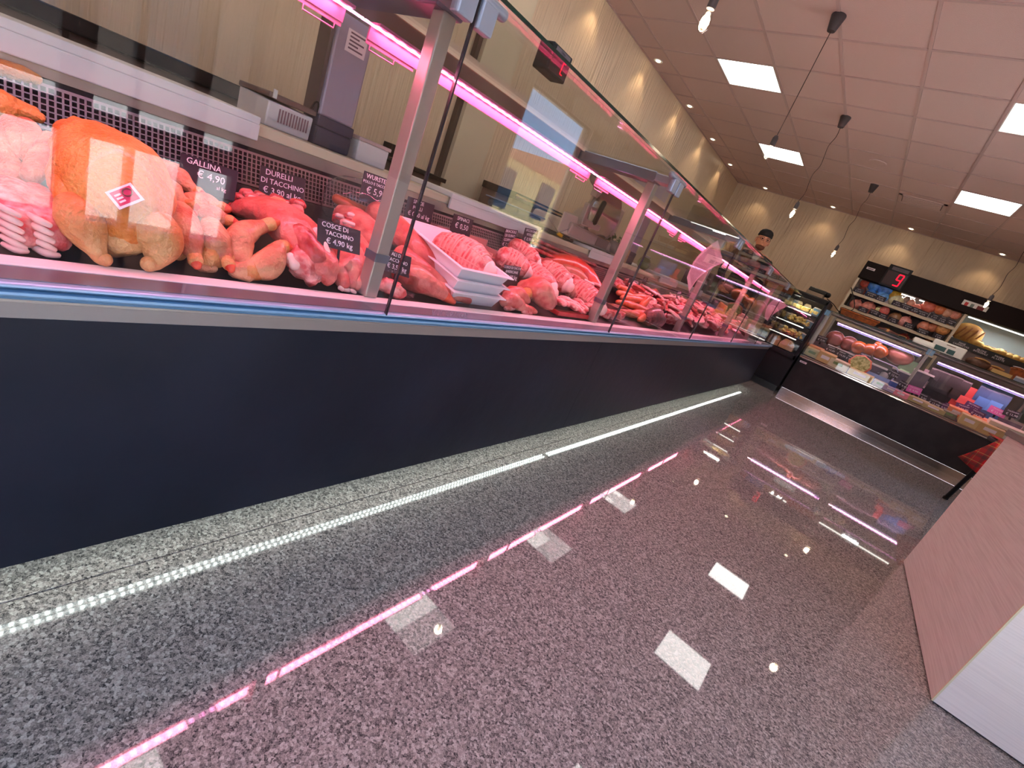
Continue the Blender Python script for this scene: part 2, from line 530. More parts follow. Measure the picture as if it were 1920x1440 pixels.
# shop front on the right and behind: big panes between posts, frosted film low down
def shopfront():
    P = mat('window_frame_bronze', rgb(92, 78, 70), rough=.4)
    film = mat('white_window_film', rgb(236, 242, 250), rough=.9)
    # right side wall, window bays
    # the shop front steps in beside the camera (plane XS), then runs back along XR
    XS = 1.6
    w = MB()
    w.box((XS, 1.46, 0), (XS + .14, 1.95, CEIL)).box((XS + .14, 1.86, 0), (XR + .18, 1.95, CEIL)).box((XS, YF, 2.62), (XS + .14, 1.46, CEIL))
    w.box((XR, 1.95, 0), (XR + .18, 4.38, CEIL)).box((XR, 5.76, 0), (XR + .18, YB, CEIL)).box((XR, 4.38, 2.19), (XR + .18, 5.76, CEIL)).box((XR, 4.38, 0), (XR + .18, 5.76, .5))
    struct('wall_right', w, WALLM)
    fr = MB()
    for y, t in ((YF + .06, .04), (-.95, .06), (-.3, .06), (.3, .06), (.673, .062), (.902, .016), (1.181, .04), (1.43, .03)): fr.box((XS + .02, y - t, 0), (XS + .09, y + t, 2.62))
    fr.box((XS + .02, YF, 0), (XS + .09, 1.46, .03)).box((XS + .02, YF, .467), (XS + .09, 1.46, .60)).box((XS + .02, YF, 2.55), (XS + .09, 1.46, 2.62))
    for y in (4.4, 5.74): fr.box((XR + .05, y - .02, .5), (XR + .12, y + .02, 2.19))
    fr.box((XR + .05, 4.38, .5), (XR + .12, 5.76, .55)).box((XR + .05, 4.38, 2.16), (XR + .12, 5.76, 2.19))
    wf = struct('window_1', fr, P)
    obj('pane', MB().box((XS + .05, YF, .6), (XS + .056, 1.46, 2.56)).box((XR + .08, 4.4, .55), (XR + .086, 5.74, 2.17)), GLASS, wf)
    obj('low_pane', MB().box((XS + .05, YF, .03), (XS + .056, 1.46, .47)), GLASS, wf)
    fb = MB().box((XL, YF - .15, 0), (-.4, YF, CEIL)).box((1.5, YF - .15, 0), (1.74, YF, CEIL)).box((-.4, YF - .15, 2.62), (1.5, YF, CEIL))  # door opening widened and raised to brighten the white counter block
    struct('wall_front', fb, WALLM)
    fr = MB()
    for x in (-.37, .55, 1.47): fr.box((x - .03, YF - .1, 0), (x + .03, YF - .04, 2.62))
    fr.box((-.4, YF - .1, 0), (1.5, YF - .04, .06)).box((-.4, YF - .1, 2.56), (1.5, YF - .04, 2.62))
    wf = struct('door_1', fr, P)
    obj('pane', MB().box((-.37, YF - .075, .06), (1.47, YF - .069, 2.56)), GLASS, wf)
shopfront()
# street outside
o = obj('pavement', MB().box((-30, -30, -.25), (XL - .16, 40, -.12)).box((XR + .32, 1.9, -.25), (40, 40, -.12)).box((1.76, -30, -.25), (40, 1.9, -.12)).box((XL - .16, -30, -.25), (1.76, YF - .16, -.12)), mat('pale_paving', rgb(176, 176, 178), rough=.9, noise_to=rgb(186, 186, 186), nscale=4))
o['kind'] = 'structure'
def house(label, x0, y0, x1, y1, h, c, wins):
    label = label
    t = thing('house', label, 'building', ((x0 + x1) / 2, (y0 + y1) / 2, -.12))
    obj('wall', MB().box((x0, y0, -.12), (x1, y1, h)), mat('render_' + str(c), rgb(*c), rough=.9), t)
    obj('roof', MB().prism([(y0 - .4, h), (y1 + .4, h), ((y0 + y1) / 2, h + 1.4)], x0 - .4, x1 + .4, axis='x'), mat('roof_tile', rgb(150, 92, 70), rough=.9), t)
    for (y, z) in wins:
        w = obj('window', MB().box((x0 - .05, y - .5, z - .7), (x0 + .05, y + .5, z + .7)), mat('dark_glass', rgb(52, 62, 76), rough=.15), t)
    return t
house('cream house across the street', 11, 12.5, 20, 32, 2.55, (226, 200, 140), [(14.5, 1.5), (17.2, 1.6), (20, 1.6)])
house('grey house across the street', 12, -14, 20, 11.5, 3.0, (96, 84, 76), [(-5, 1.8), (-2.5, 1.8), (0, 1.8), (2, 1.8), (4.3, 1.8), (7, 1.8)])

house('unseen brown house added behind the camera to hide the sky', -14, -32, 14, -21, 3.6, (96, 80, 68), [])  # added out of view to keep bright sky from mirroring in the cheese glass
# left wall pilaster and dark splash
struct('trim_1', MB().box((XL, 2.98, 0), (XL + .05, 3.02, CEIL)), mat('dark_joint', rgb(70, 54, 46), rough=.6))
struct('trim_2', MB().box((XL, 3.02, 0), (XL + .09, 3.42, CEIL)), mat('pilaster', rgb(206, 190, 164), rough=.6))

# recessed downlights: along the left wall and the back wall
DL = [(-3.25, 5.51 + 1.226 * k) for k in range(-4, 4)] + [(-2.795 + 1.205 * k, 10.225) for k in range(4)]
spot_proto = None
for i, (x, y) in enumerate(DL):
    left = i < 8
    lab = ('recessed warm ceiling spot beside the left wall, %s from the back corner' % ORD[7 - i]) if left else 'recessed warm ceiling spot over the back wall, %s from the left corner' % ORD[i - 8]
    t = thing('recessed_spot', lab, 'ceiling light', (x, y, CEIL), 'recessed spots along the walls')
    obj('trim_ring', MB().lathe([(.03, CEIL - .004), (.052, CEIL - .008), (.055, CEIL - .001), (.05, CEIL + .0)], 20, Matrix.Translation((x, y, 0))), WHITE, t, smooth=True)
    obj('lens', MB().lathe([(.001, CEIL - .012), (.024, CEIL - .01), (.03, CEIL - .004)], 16, Matrix.Translation((x, y, 0))), DOWNE, t, smooth=True)
    lamp('SPOT', 'spot_beam', (x, y, CEIL - .03), DOWN_W, (1, .74, .45), .03, t, spot_size=R(95), spot_blend=.6)

# pendant bulbs
def pendant(x, y, zb, label, wig=0):
    t = thing('pendant_bulb', label, 'pendant lamp', (x, y, CEIL), 'bare pendant bulbs')
    T = Matrix.Translation((x, y, 0))
    obj('ceiling_cup', MB().lathe([(.028, CEIL - .105), (.03, CEIL - .1), (.052, CEIL - .006), (.05, CEIL)], 20, T), mat('grey_rubber', rgb(64, 54, 56), rough=.6), t, smooth=True)
    pts = [(x + wig * math.sin(k * 2.1) * .012, y + wig * math.cos(k * 1.7) * .012, CEIL - .1 - (CEIL - .1 - zb - .115) * k / 8) for k in range(9)]
    obj('cord', MB().tube(pts, .0032, 6, sub=3), mat('cord_brown', rgb(60, 40, 36), rough=.7), t, smooth=True)
    obj('socket', MB().lathe([(.02, zb + .04), (.021, zb + .05), (.021, zb + .1), (.012, zb + .118), (.004, zb + .122)], 14, T), mat('grey_rubber', rgb(64, 54, 56)), t, smooth=True)
    gl = obj('glass_bulb', MB().lathe([(.001, zb - .06), (.014, zb - .056), (.027, zb - .035), (.03, zb - .012), (.024, zb + .014), (.015, zb + .035), (.014, zb + .042)], 16, T), GLASS, t, smooth='all')
    obj('filament', MB().tube([(x, y, zb - .03), (x, y, zb + .02)], .011, 8), BULB, t, smooth=True)
    lamp('POINT', 'bulb_light', (x, y, zb), 6, (1, .80, .56), .03, t)
pendant(-1.285, 2.436, 2.03, 'bare glowing bulb hanging nearest, cut off by the top of the photo')
pendant(-1.282, 4.285, 2.035, 'bare pendant bulb hanging in front of a bright ceiling panel')
pendant(-1.28, 6.113, 1.99, 'bare pendant bulb on the middle cord, against the ceiling edge of the back wall', 1)
pendant(-.966, 8.264, 2.015, 'bare pendant bulb hanging left of the back chiller', 1)
pendant(.84, 8.369, 2.02, 'bare pendant bulb hanging in front of the dark chiller fascia at right', 1)
pendant(.84, 5.0, 2.02, 'bare pendant bulb outside the right edge')

# ceiling air vent and speaker
t = thing('ceiling_vent', 'pale slotted air vent set in the ceiling', 'air vent', (-.38, 8.56, CEIL))
obj('frame', MB().box((-.66, 8.36, CEIL - .012), (-.11, 8.4, CEIL - .001)).box((-.66, 8.72, CEIL - .012), (-.11, 8.76, CEIL - .001)).box((-.66, 8.36, CEIL - .012), (-.62, 8.76, CEIL - .001)).box((-.15, 8.36, CEIL - .012), (-.11, 8.76, CEIL - .001)), CEILM, t)
obj('backing', MB().box((-.62, 8.4, CEIL - .004), (-.15, 8.72, CEIL - .001)), mat('vent_shadow', rgb(90, 74, 68), rough=.9), t)
sl = None
for k in range(6):
    y = 8.43 + k * .05
    obj('slat', MB().box((-.61, y, CEIL - .012), (-.16, y + .034, CEIL - .006)), CEILM, t)
t = thing('ceiling_speaker', 'round flat grille in the ceiling', 'speaker', (-.957, 7.311, CEIL))
obj('grille', MB().lathe([(.001, CEIL - .01), (.085, CEIL - .009), (.09, CEIL - .003)], 24, Matrix.Translation((-.957, 7.311, 0))), mat('speaker_grille', rgb(190, 172, 162), rough=.8, bump=.5, bscale=300), t, smooth=True)
obj('rim', MB().lathe([(.09, CEIL - .012), (.1, CEIL - .01), (.102, CEIL - .001), (.09, CEIL - .001)], 24, Matrix.Translation((-.957, 7.311, 0))), CEILM, t, smooth=True)

# ================================================================== MEAT COUNTER
Y0, Y1 = -1.2, 6.7
JY = [-.49, .725, 1.935, 3.15, 4.35, 5.47, Y1 - .01]
mc = thing('meat_display_counter', 'long glass-fronted refrigerated meat counter with dark slate front panel', 'display counter', (-1.3, (Y0 + Y1) / 2, 0))
seams = [Y0, -.35, 1.965, 4.31, Y1]
for a, b in zip(seams, seams[1:]):
    obj('front_panel', MB().box((-.88, a + .0008, .085), (-.86, b - .0008, .538)), SLATE, mc)
obj('plinth', MB().box((-1.8, Y0, 0), (-1.12, Y1 - .05, .3)), mat('plinth_grey', rgb(120, 120, 116), rough=.6), mc)
obj('carcass', MB().box((-1.85, Y0, .3), (-.9, Y1, .5)).box((-1.9, Y0, .5), (-1.56, Y1, .82)).box((-1.85, Y0, .5), (-.9, Y0 + .03, .62)).box((-1.85, Y1 - .03, .085), (-.881, Y1, .60)), BLACK, mc)
ub = [(Y0, 1.935), (1.97, 4.30), (4.335, 6.62)]
for a, b in ub:
    obj('plinth_light', MB().box((-.886, a, .078), (-.882, b, .084)).box((-.872, a, .078), (-.868, b, .084)), UNDERLED, mc)
    obj('plinth_light_channel', MB().box((-.9, a, .084), (-.862, b, .088)), WHITE, mc)
obj('steel_band', MB().prism([(-.88, .538), (-.861, .538), (-.859, .562), (-.855, .564), (-.855, .568), (-.88, .568)], Y0, Y1), STEEL, mc)
def ribprof(x, z0, z1, b):
    return [(-.88, z0), (x - b, z0), (x - b * .3, z0 + (z1 - z0) * .15), (x, z0 + (z1 - z0) * .5), (x - b * .3, z0 + (z1 - z0) * .85), (x - b, z1), (-.88, z1)]
obj('bumper_rail', MB().prism(ribprof(-.850, .568, .5745, .006), Y0, Y1).prism(ribprof(-.836, .577, .5855, .007), Y0, Y1).prism(ribprof(-.836, .5885, .5968, .009), Y0, Y1), ALU, mc, smooth=True)
obj('bumper_groove', MB().box((-.88, Y0, .5765), (-.853, Y1, .5935)), mat('groove_navy', rgb(28, 30, 48), rough=.5), mc)
obj('glass_channel', MB().prism([(-.9, .585), (-.85, .588), (-.852, .598), (-.9, .599)], Y0, Y1), ALUD, mc)
obj('front_ledge', MB().prism([(-.945, .575), (-.9, .575), (-.9, .601), (-.943, .6)], Y0, Y1), WHITEP, mc, bevel=.003)
obj('deck', MB().prism([(-.945, .58), (-1.5, .685), (-1.5, .70), (-.945, .594)], Y0, Y1), DECK, mc)
# glass: front panes, top panes with their green edge
for a, b in zip([Y0] + JY[:-1], JY):
    obj('front_pane', MB().box((-.844, a + .002, .592), (-.838, b - .002, 1.256)), GLASS, mc)
    obj('top_pane', MB().box((-1.3, a + .002, 1.258), (-.826, b - .002, 1.266)), glass('coated_glass', (.935, .94, .935, 1), 0, .3), mc)
    obj('pane_edge', MB().box((-.827, a + .002, 1.2585), (-.8255, b - .002, 1.2665)), GLASSG, mc)
    if b < Y1 - .1:
        obj('pane_joint', MB().box((-.845, b - .0019, .592), (-.837, b + .0019, 1.256)), mat('joint_dark', rgb(40, 34, 38), rough=.2), mc)
# posts, hinges and arms that carry the top
for y in JY[:-1]:
    p = obj('post', MB().box((-.968, y + .0, .6), (-.93, y + .036, 1.215)), STEEL, mc, bevel=.003)
    obj('post_foot', MB().box((-.97, y - .002, .69), (-.928, y + .038, .71)), ALUD, p)
    obj('top_arm', MB().prism([(-1.32, 1.215), (-.935, 1.215), (-.925, 1.232), (-.935, 1.256), (-1.32, 1.256)], y - .02, y + .055), ALUD, mc, bevel=.004)
    h = obj('glass_clamp', MB().box((-.856, y - .05, 1.195), (-.832, y - .006, 1.246)).box((-.856, y + .006, 1.195), (-.832, y + .05, 1.246)).box((-.93, y - .03, 1.22), (-.856, y + .045, 1.25)), mat('clamp_grey', rgb(150, 152, 164), rough=.35, metal=.4), mc, bevel=.004)
    obj('clamp_pin', MB().tube([(-.848, y - .075, 1.25), (-.848, y + .075, 1.25)], .0125, 14), mat('clamp_grey', rgb(150, 152, 164)), h, smooth=True)
# lamp bars with pink LED tape
JL = [Y0, -.46, .68, 1.82, 2.96, 4.10, 5.24, Y1 - .1]
FLAP = mat('led_tinted_flap', rgb(176, 92, 124), rough=.5)  # pink lamp glow on pale plastic is mixed into the flap colour
for i, (a, b) in enumerate(zip(JL, JL[1:])):
    a1, b1 = a + .032, b - .032
    lb = obj('lamp_bar', MB().prism([(-1.148, 1.168), (-1.108, 1.168), (-1.108, 1.1625), (-1.142, 1.1625), (-1.1445, 1.134), (-1.148, 1.134)], a1, b1), mat('led_tinted_profile', rgb(168, 84, 116), rough=.5), mc)  # profile colour carries the pink LED glow; the plastic itself is white
    obj('led_tape', MB().prism([(-1.138, 1.1595), (-1.120, 1.1608), (-1.120, 1.1612), (-1.138, 1.1599)], a + .002, b - .002), PINKLED, lb)
    for e, w0 in ((a1, a1 + .012), (b1 - .14, b1 - .085)):
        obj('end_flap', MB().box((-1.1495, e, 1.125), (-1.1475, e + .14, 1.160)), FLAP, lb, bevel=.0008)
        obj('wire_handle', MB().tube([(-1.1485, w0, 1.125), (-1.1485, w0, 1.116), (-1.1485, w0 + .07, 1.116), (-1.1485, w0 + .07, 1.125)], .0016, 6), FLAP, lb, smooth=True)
    L = bpy.data.lights.new('lamp_glow', 'AREA'); L.shape = 'RECTANGLE'; L.size = .03; L.size_y = b - a - .1; L.energy = 5.4 * (b - a); L.color = (1, .20, .32)
    lo = bpy.data.objects.new('lamp_glow', L); COL.objects.link(lo); lo.parent = mc
    lo.location = Vector((-1.124, (a + b) / 2, 1.1575)) - Vector(mc.location)
    lo.rotation_euler = (0, R(-3), 0)
obj('rear_canopy', MB().box((-1.64, Y0, 1.258), (-1.3, Y1, 1.276)), mat('canopy_grey', rgb(150, 140, 138), rough=.35, metal=.5), mc, bevel=.002)
obj('canopy_lip', MB().box((-1.306, Y0, 1.25), (-1.296, Y1, 1.28)), mat('canopy_lip', rgb(214, 190, 160), rough=.4), mc)
# rear: perforated riser, slotted rail, worktop
pf = MB()
pitch, hole = .0125, .0085
n = int((Y1 - Y0) / pitch)
rows = 7
A, B = Vector((-1.502, 0, .702)), Vector((-1.53, 0, .79))
def rz(y, u): return A + (B - A) * u + Vector((0, y, 0))
for i in range(n + 1):
    y = Y0 + i * pitch
    pf.add([rz(y, 0), rz(y + pitch - hole, 0), rz(y + pitch - hole, 1), rz(y, 1)], [(0, 1, 2, 3)])
for k in range(rows + 1):
    u0 = k / rows * .93; u1 = u0 + .03 + (.04 if k in (0, rows) else 0)
    q = Vector((.0004, 0, 0))
    pf.add([rz(Y0, u0) + q, rz(Y1, u0) + q, rz(Y1, u1) + q, rz(Y0, u1) + q], [(0, 1, 2, 3)])
obj('perforated_riser', pf, PERF, mc)['kind'] = 'stuff'
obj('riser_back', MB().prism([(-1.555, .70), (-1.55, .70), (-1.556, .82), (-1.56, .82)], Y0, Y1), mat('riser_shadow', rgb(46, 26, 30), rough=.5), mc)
obj('slotted_rail', MB().box((-1.56, Y0, .80), (-1.545, Y1, .835)), STEEL, mc)
obj('worktop', MB().box((-1.95, Y0, .835), (-1.555, Y1, .865)), mat('worktop_beige', rgb(226, 206, 176), rough=.4), mc, bevel=.003)
BR = [(Y0 + .3, .70, 'nearest long white cutting board on the rear shelf of the meat counter'), (1.48, 2.16, 'white cutting board on the rear meat counter shelf, behind the netted roast'), (2.75, 3.25, 'white cutting board on the rear shelf in front of the slicer'), (4.05, 4.5, 'white cutting board below the hanging pink sheet'), (4.95, 5.35, 'short white cutting board at the far end of the rear meat counter shelf')]
for a, b, lab in BR:
    tag(obj('cutting_board', MB().box((-1.9, a, .8655), (-1.535, b, .885)).box((-1.543, a, .822), (-1.532, b, .8655)), WHITEP, bevel=.003), lab, 'cutting board', 'white boards on the counter back')
# maker's lettering on the glass
lm = frame((-.8372, .885, .6015), (0, 1, 0), (0, 0, 1))
text('maker_lettering', 'VINCE FRIGOR', .021, Matrix.Translation((-.8365, .93, .611)) @ Matrix(((0, 0, 1, 0), (1, 0, 0, 0), (0, 1, 0, 0), (0, 0, 0, 1))), mat('grey_decal', rgb(140, 112, 126), rough=.5), mc)
# paper sheets stuck to the glass
SHEETM = bpy.data.materials.new('backlit_paper'); SHEETM.use_nodes = True
_n, _l = SHEETM.node_tree.nodes, SHEETM.node_tree.links
_b = _n['Principled BSDF']; _b.inputs['Base Color'].default_value = rgb(240, 226, 232); _b.inputs['Roughness'].default_value = .9
_t = _n.new('ShaderNodeBsdfTranslucent'); _t.inputs[0].default_value = rgb(240, 214, 226)
_x = _n.new('ShaderNodeMixShader'); _x.inputs[0].default_value = .6
_l.new(_b.outputs[0], _x.inputs[1]); _l.new(_t.outputs[0], _x.inputs[2]); _l.new(_x.outputs[0], _n['Material Output'].inputs[0])
def sheet(pts, x, label, nlines):
    c = [at(px, py, x=x) for px, py in pts]
    cen = sum(c, Vector()) / 4
    t = thing('price_list_sheet', label, 'paper sheet', cen)
    N = 8
    v = []
    for i in range(N + 1):
        for j in range(2):
            u = i / N
            p = c[0].lerp(c[1], u) if j == 0 else c[3].lerp(c[2], u)
            p.x -= .03 * math.sin(u * math.pi)
            v.append(p)
    f = [(2 * i, 2 * i + 1, 2 * i + 3, 2 * i + 2) for i in range(N)]
    mb = MB(); mb.add(v, f)
    obj('sheet', mb, SHEETM, t, smooth='all')
    ln = MB()
    for k in range(nlines):
        w = .1 + .8 * k / nlines
        for side in (.002,):
            v = []
            for i in range(1, N):
                u = i / N
                for dw in (0, .018):
                    p = c[0].lerp(c[1], u).lerp(c[3].lerp(c[2], u), w + dw)
                    p.x -= .03 * math.sin(u * math.pi) - side
                    v.append(p)
            ln.add(v, [(2 * i, 2 * i + 1, 2 * i + 3, 2 * i + 2) for i in range(N - 2)])
    obj('printed_lines', ln, INK, t)
sheet([(1288, 520), (1346, 450), (1356, 492), (1292, 548)], -.87, 'curled printed sheet hanging inside the glass behind the third joint', 16)
sheet([(1434, 597), (1455, 558), (1478, 574), (1440, 603)], -.87, 'printed sheet hanging inside the glass near the far end', 10)
tag(obj('glass_label', MB().add([at(1404, 633, x=-.846), at(1418, 640, x=-.846), at(1416, 645, x=-.846), at(1401, 638, x=-.846)], [(0, 1, 2, 3)]).add([at(1404, 633, x=-.8468), at(1418, 640, x=-.8468), at(1416, 645, x=-.8468), at(1401, 638, x=-.8468)], [(0, 1, 2, 3)]), PAPER), 'small white label on the meat counter glass at its far end', 'label')

# ================================================================== THINGS ON THE REAR WORKTOP
WT = .8655
def scale_column(x, y, w, label, h=1.34, sticker=True):
    t = thing('weighing_scale', label, 'scale', (x, y, WT))
    obj('base', MB().box((x - .06, y - .003, WT), (x + .062, y + w + .003, WT + .06)), mat('scale_grey', rgb(70, 66, 84), rough=.4), t, bevel=.006)
    obj('foot', MB().box((x - .04, y - .004, WT + .06), (x + .062, y + w + .004, WT + .095)), mat('scale_grey', rgb(70, 66, 84)), t, bevel=.004)
    obj('column', MB().box((x - .03, y, WT + .095), (x + .055, y + w, h)), mat('scale_silver', rgb(176, 166, 184), rough=.35, metal=.3), t, bevel=.006)
    obj('column_edge', MB().box((x - .034, y - .012, WT + .095), (x + .04, y + .001, h)), mat('scale_brown', rgb(96, 80, 76), rough=.5), t)
    d = obj('display_head', MB().box((x - .08, y - .18, h), (x + .05, y + w + .12, h + .17)), mat('scale_silver', rgb(176, 166, 184)), t, bevel=.01)
    if sticker:
        s = obj('rating_label', MB().box((x + .0555, y + .035, h - .165), (x + .0562, y + w - .02, h - .1)), PAPER, t)
        s2 = MB()
        for k in range(5): s2.box((x + .0563, y + .045, h - .155 + k * .011), (x + .0567, y + w - .03 - .02 * (k % 2), h - .15 + k * .011))
        obj('label_print', s2, INK, s)
    return t
scale_column(-1.76, .955, .13, 'tall grey weighing scale column beside the first glass post')
scale_column(-1.76, 3.62, .13, 'weighing scale column beside the wooden crate of greens', sticker=False)
t = thing('till_printer', 'white till with slotted side left of the first scale', 'till', (-1.78, .87, WT))
obj('housing', MB().prism([(-1.93, WT), (-1.72, WT), (-1.715, WT + .075), (-1.93, WT + .085)], .795, .945), WHITEP, t, bevel=.005)
v = MB()
for k in range(11): v.box((-1.7135, .83 + k * .0095, WT + .022), (-1.712, .834 + k * .0095, WT + .062))
obj('air_slot', v, mat('slot_shadow', rgb(150, 110, 118), rough=.8), t)
obj('lid', MB().box((-1.93, .79, WT + .083), (-1.71, .95, WT + .1)), mat('lid_taupe', rgb(120, 96, 88), rough=.5), t, bevel=.004)
obj('latch', MB().box((-1.71, .80, WT + .085), (-1.706, .812, WT + .11)), WHITE, t)
obj('cable', MB().tube([(-1.72, .93, WT + .10), (-1.715, .938, WT + .125), (-1.715, .95, WT + .125), (-1.72, .955, WT + .10)], .003, 6, sub=3), BLACK, t, smooth=True)
t = thing('receipt_box', 'white lidded box right of the first scale', 'box', (-1.75, 1.17, WT))
obj('body', MB().box((-1.85, 1.12, WT), (-1.70, 1.255, WT + .07)), WHITEP, t, bevel=.004)
obj('lid', MB().box((-1.86, 1.115, WT + .07), (-1.695, 1.26, WT + .083)), mat('lid_pink_grey', rgb(206, 180, 178), rough=.4), t, bevel=.003)
# slicer
def slicer():
    y = 2.82; x = -1.74
    t = thing('meat_slicer', 'steel meat slicer with round blade guard behind the white board', 'slicer', (x, y, WT))
    M1 = mat('cast_aluminium', rgb(186, 174, 164), rough=.35, metal=.45)
    obj('base', MB().prism([(y - .22, WT + .02), (y + .34, WT + .02), (y + .3, WT + .07), (y - .2, WT + .09)], x - .16, x + .1, axis='x'), M1, t, bevel=.012)
    for a, b in ((-.18, -.14), (-.18, .08), (.28, -.14), (.28, .08)):
        obj('foot', MB().lathe([(.015, WT), (.018, WT + .02)], 10, Matrix.Translation((x + b, y + a, 0))), BLACK, t)
    D = Matrix.Translation((x + .02, y + .16, WT + .19)) @ Matrix.Rotation(R(90), 4, 'Y') @ Matrix.Rotation(R(8), 4, 'X')
    obj('blade_guard', MB().lathe([(.05, -.03), (.135, -.02), (.14, 0), (.12, .012), (.09, .014)], 32, D), M1, t, smooth=True)
    obj('blade', MB().lathe([(.02, .013), (.128, .0125), (.133, .017), (.02, .026)], 32, D), MIRRORS, t, smooth=True)
    obj('gauge_plate', MB().box((x - .02, y + .17, WT + .07), (x + .0, y + .42, WT + .27)), M1, t, bevel=.01)
    obj('carriage', MB().box((x - .02, y - .13, WT + .1), (x + .1, y + .06, WT + .13)).box((x + .07, y - .13, WT + .1), (x + .1, y - .1, WT + .2)), M1, t, bevel=.006)
    obj('carriage_handle', MB().tube([(x + .1, y - .02, WT + .13), (x + .12, y - .04, WT + .23)], .014, 10), BLACK, t, smooth=True)
    obj('sharpener_cap', MB().tube([(x, y - .02, WT + .33), (x, y + .1, WT + .3)], .032, 14), mat('cap_taupe', rgb(130, 112, 104), rough=.35), t, smooth=True)
    obj('sharpener_arm', MB().box((x - .02, y + .02, WT + .25), (x + .02, y + .07, WT + .33)), M1, t, bevel=.005)
    obj('motor', MB().tube([(x - .1, y + .16, WT + .12), (x - .02, y + .18, WT + .17)], .07, 16), M1, t, smooth=True)
    obj('dial_knob', MB().tube([(x + .09, y + .27, WT + .06), (x + .125, y + .27, WT + .055)], .032, 14), mat('dial_grey', rgb(110, 100, 96), rough=.4), t, smooth=True)
    t.scale = (1.2, 1.28, 1.25)
    obj('control_panel', MB().box((x + .1, y + .07, WT + .03), (x + .105, y + .2, WT + .075)), mat('dial_grey', rgb(110, 100, 96)), t)
slicer()
q = [at(1060, 397, x=-1.66), at(1100, 414, x=-1.66), at(1086, 450, x=-1.62), at(1046, 434, x=-1.62)]
mb = MB(); mb.add(q + [p + Vector((-.015, .004, 0)) for p in q], [(0, 1, 2, 3), (7, 6, 5, 4), (0, 4, 5, 1), (1, 5, 6, 2), (2, 6, 7, 3), (3, 7, 4, 0)])
t = thing('upright_board', 'white board standing upright in front of the slicer', 'board', (-1.64, 2.4, WT))
obj('panel', mb, mat('board_beige', rgb(216, 200, 188), rough=.5), t, bevel=.002)
obj('score_line', MB().tube([at(1047, 436, x=-1.615), at(1098, 418, x=-1.652)], .0012, 6), INK, t)
t = thing('knife_steel', 'sharpening tool with yellow collar and black handle by the white board', 'tool', at(1058, 444, x=-1.6))
a, b, c, d = at(1042, 436, x=-1.6), at(1047, 438, x=-1.6), at(1052, 442, x=-1.6), at(1072, 452, x=-1.6)
obj('collar', MB().tube([b, c], .011, 12), mat('yellow_plastic', rgb(224, 170, 20), rough=.4), t, smooth=True)
obj('handle', MB().tube([c, c.lerp(d, .5), d], [.007, .008, .011], 12, sub=3), BLACK, t, smooth=True)
obj('rod', MB().tube([a + Vector((-.0, -.12, .06)), b], .004, 8), STEEL, t, smooth=True)
t = thing('grey_tub', 'dark grey plastic tub at the end of the second cutting board', 'tub', at(990, 415, x=-1.72))
p0 = at(968, 405, x=-1.72); 
obj('body', MB().box((-1.84, 2.02, WT + .021), (-1.62, 2.26, WT + .065)), mat('tub_slate', rgb(78, 84, 98), rough=.35), t, bevel=.02)
obj('rim', MB().box((-1.85, 2.01, WT + .063), (-1.61, 2.27, WT + .07)), mat('tub_rim', rgb(120, 130, 150), rough=.3), t, bevel=.006)
t = thing('wooden_crate', 'pale wooden box of green herbs behind the second glass post', 'crate', (-1.72, 3.3, WT))
CR = mat('crate_wood', rgb(196, 164, 128), rough=.6, noise_to=rgb(176, 142, 106), nscale=8, stretch=(8, 1, 8))
for k, (a, b) in enumerate((((-1.84, 3.08, WT), (-1.83, 3.52, WT + .1)), ((-1.655, 3.08, WT), (-1.645, 3.52, WT + .1)), ((-1.84, 3.08, WT), (-1.645, 3.09, WT + .1)), ((-1.84, 3.51, WT), (-1.645, 3.52, WT + .1)))):
    obj('side_board', MB().box(a, b), CR, t, bevel=.002)
obj('base_board', MB().box((-1.835, 3.085, WT), (-1.65, 3.515, WT + .012)), CR, t)
GREEN = mat('herb_green', rgb(70, 128, 44), rough=.5, noise_to=rgb(38, 84, 30), nscale=30)
for k in range(5):
    h = thing('herb_bunch', 'green herb bunch in the pale wooden box, %s from its near end' % ORD[k], 'herbs', (-1.74, 3.14 + k * .08, WT + .02), 'herbs in the wooden box')
    mb = MB()
    for j in range(26):
        p = Vector((-1.74 + random.gauss(0, .03), 3.14 + k * .08 + random.gauss(0, .025), WT + .07 + random.random() * .09))
        d = Vector((random.gauss(0, 1), random.gauss(0, 1), random.random())).normalized() * .02
        e = d.cross(Vector((0, .3, 1))).normalized() * .009
        mb.add([p - d, p + e, p + d, p - e], [(0, 1, 2, 3)])
    obj('leaves', mb, GREEN, h)['kind'] = 'stuff'
    obj('stalks', MB().tube([(-1.74, 3.14 + k * .08, WT + .014), (-1.74, 3.14 + k * .08, WT + .1)], .008, 6), GREEN, h)
t = thing('glass_jar', 'round greenish glass jar on the rear worktop beside the hanging sheet', 'jar', (-1.72, 4.02, WT))
obj('jar_body', MB().lathe([(.03, WT + .001), (.05, WT + .02), (.058, WT + .05), (.045, WT + .09), (.03, WT + .1)], 18, Matrix.Translation((-1.72, 4.02, 0))), mat('jar_green', rgb(150, 158, 104), rough=.08, coat=1), t, smooth='all')
obj('lid', MB().lathe([(.034, WT + .1), (.034, WT + .115), (.02, WT + .118)], 18, Matrix.Translation((-1.72, 4.02, 0))), STEEL, t)
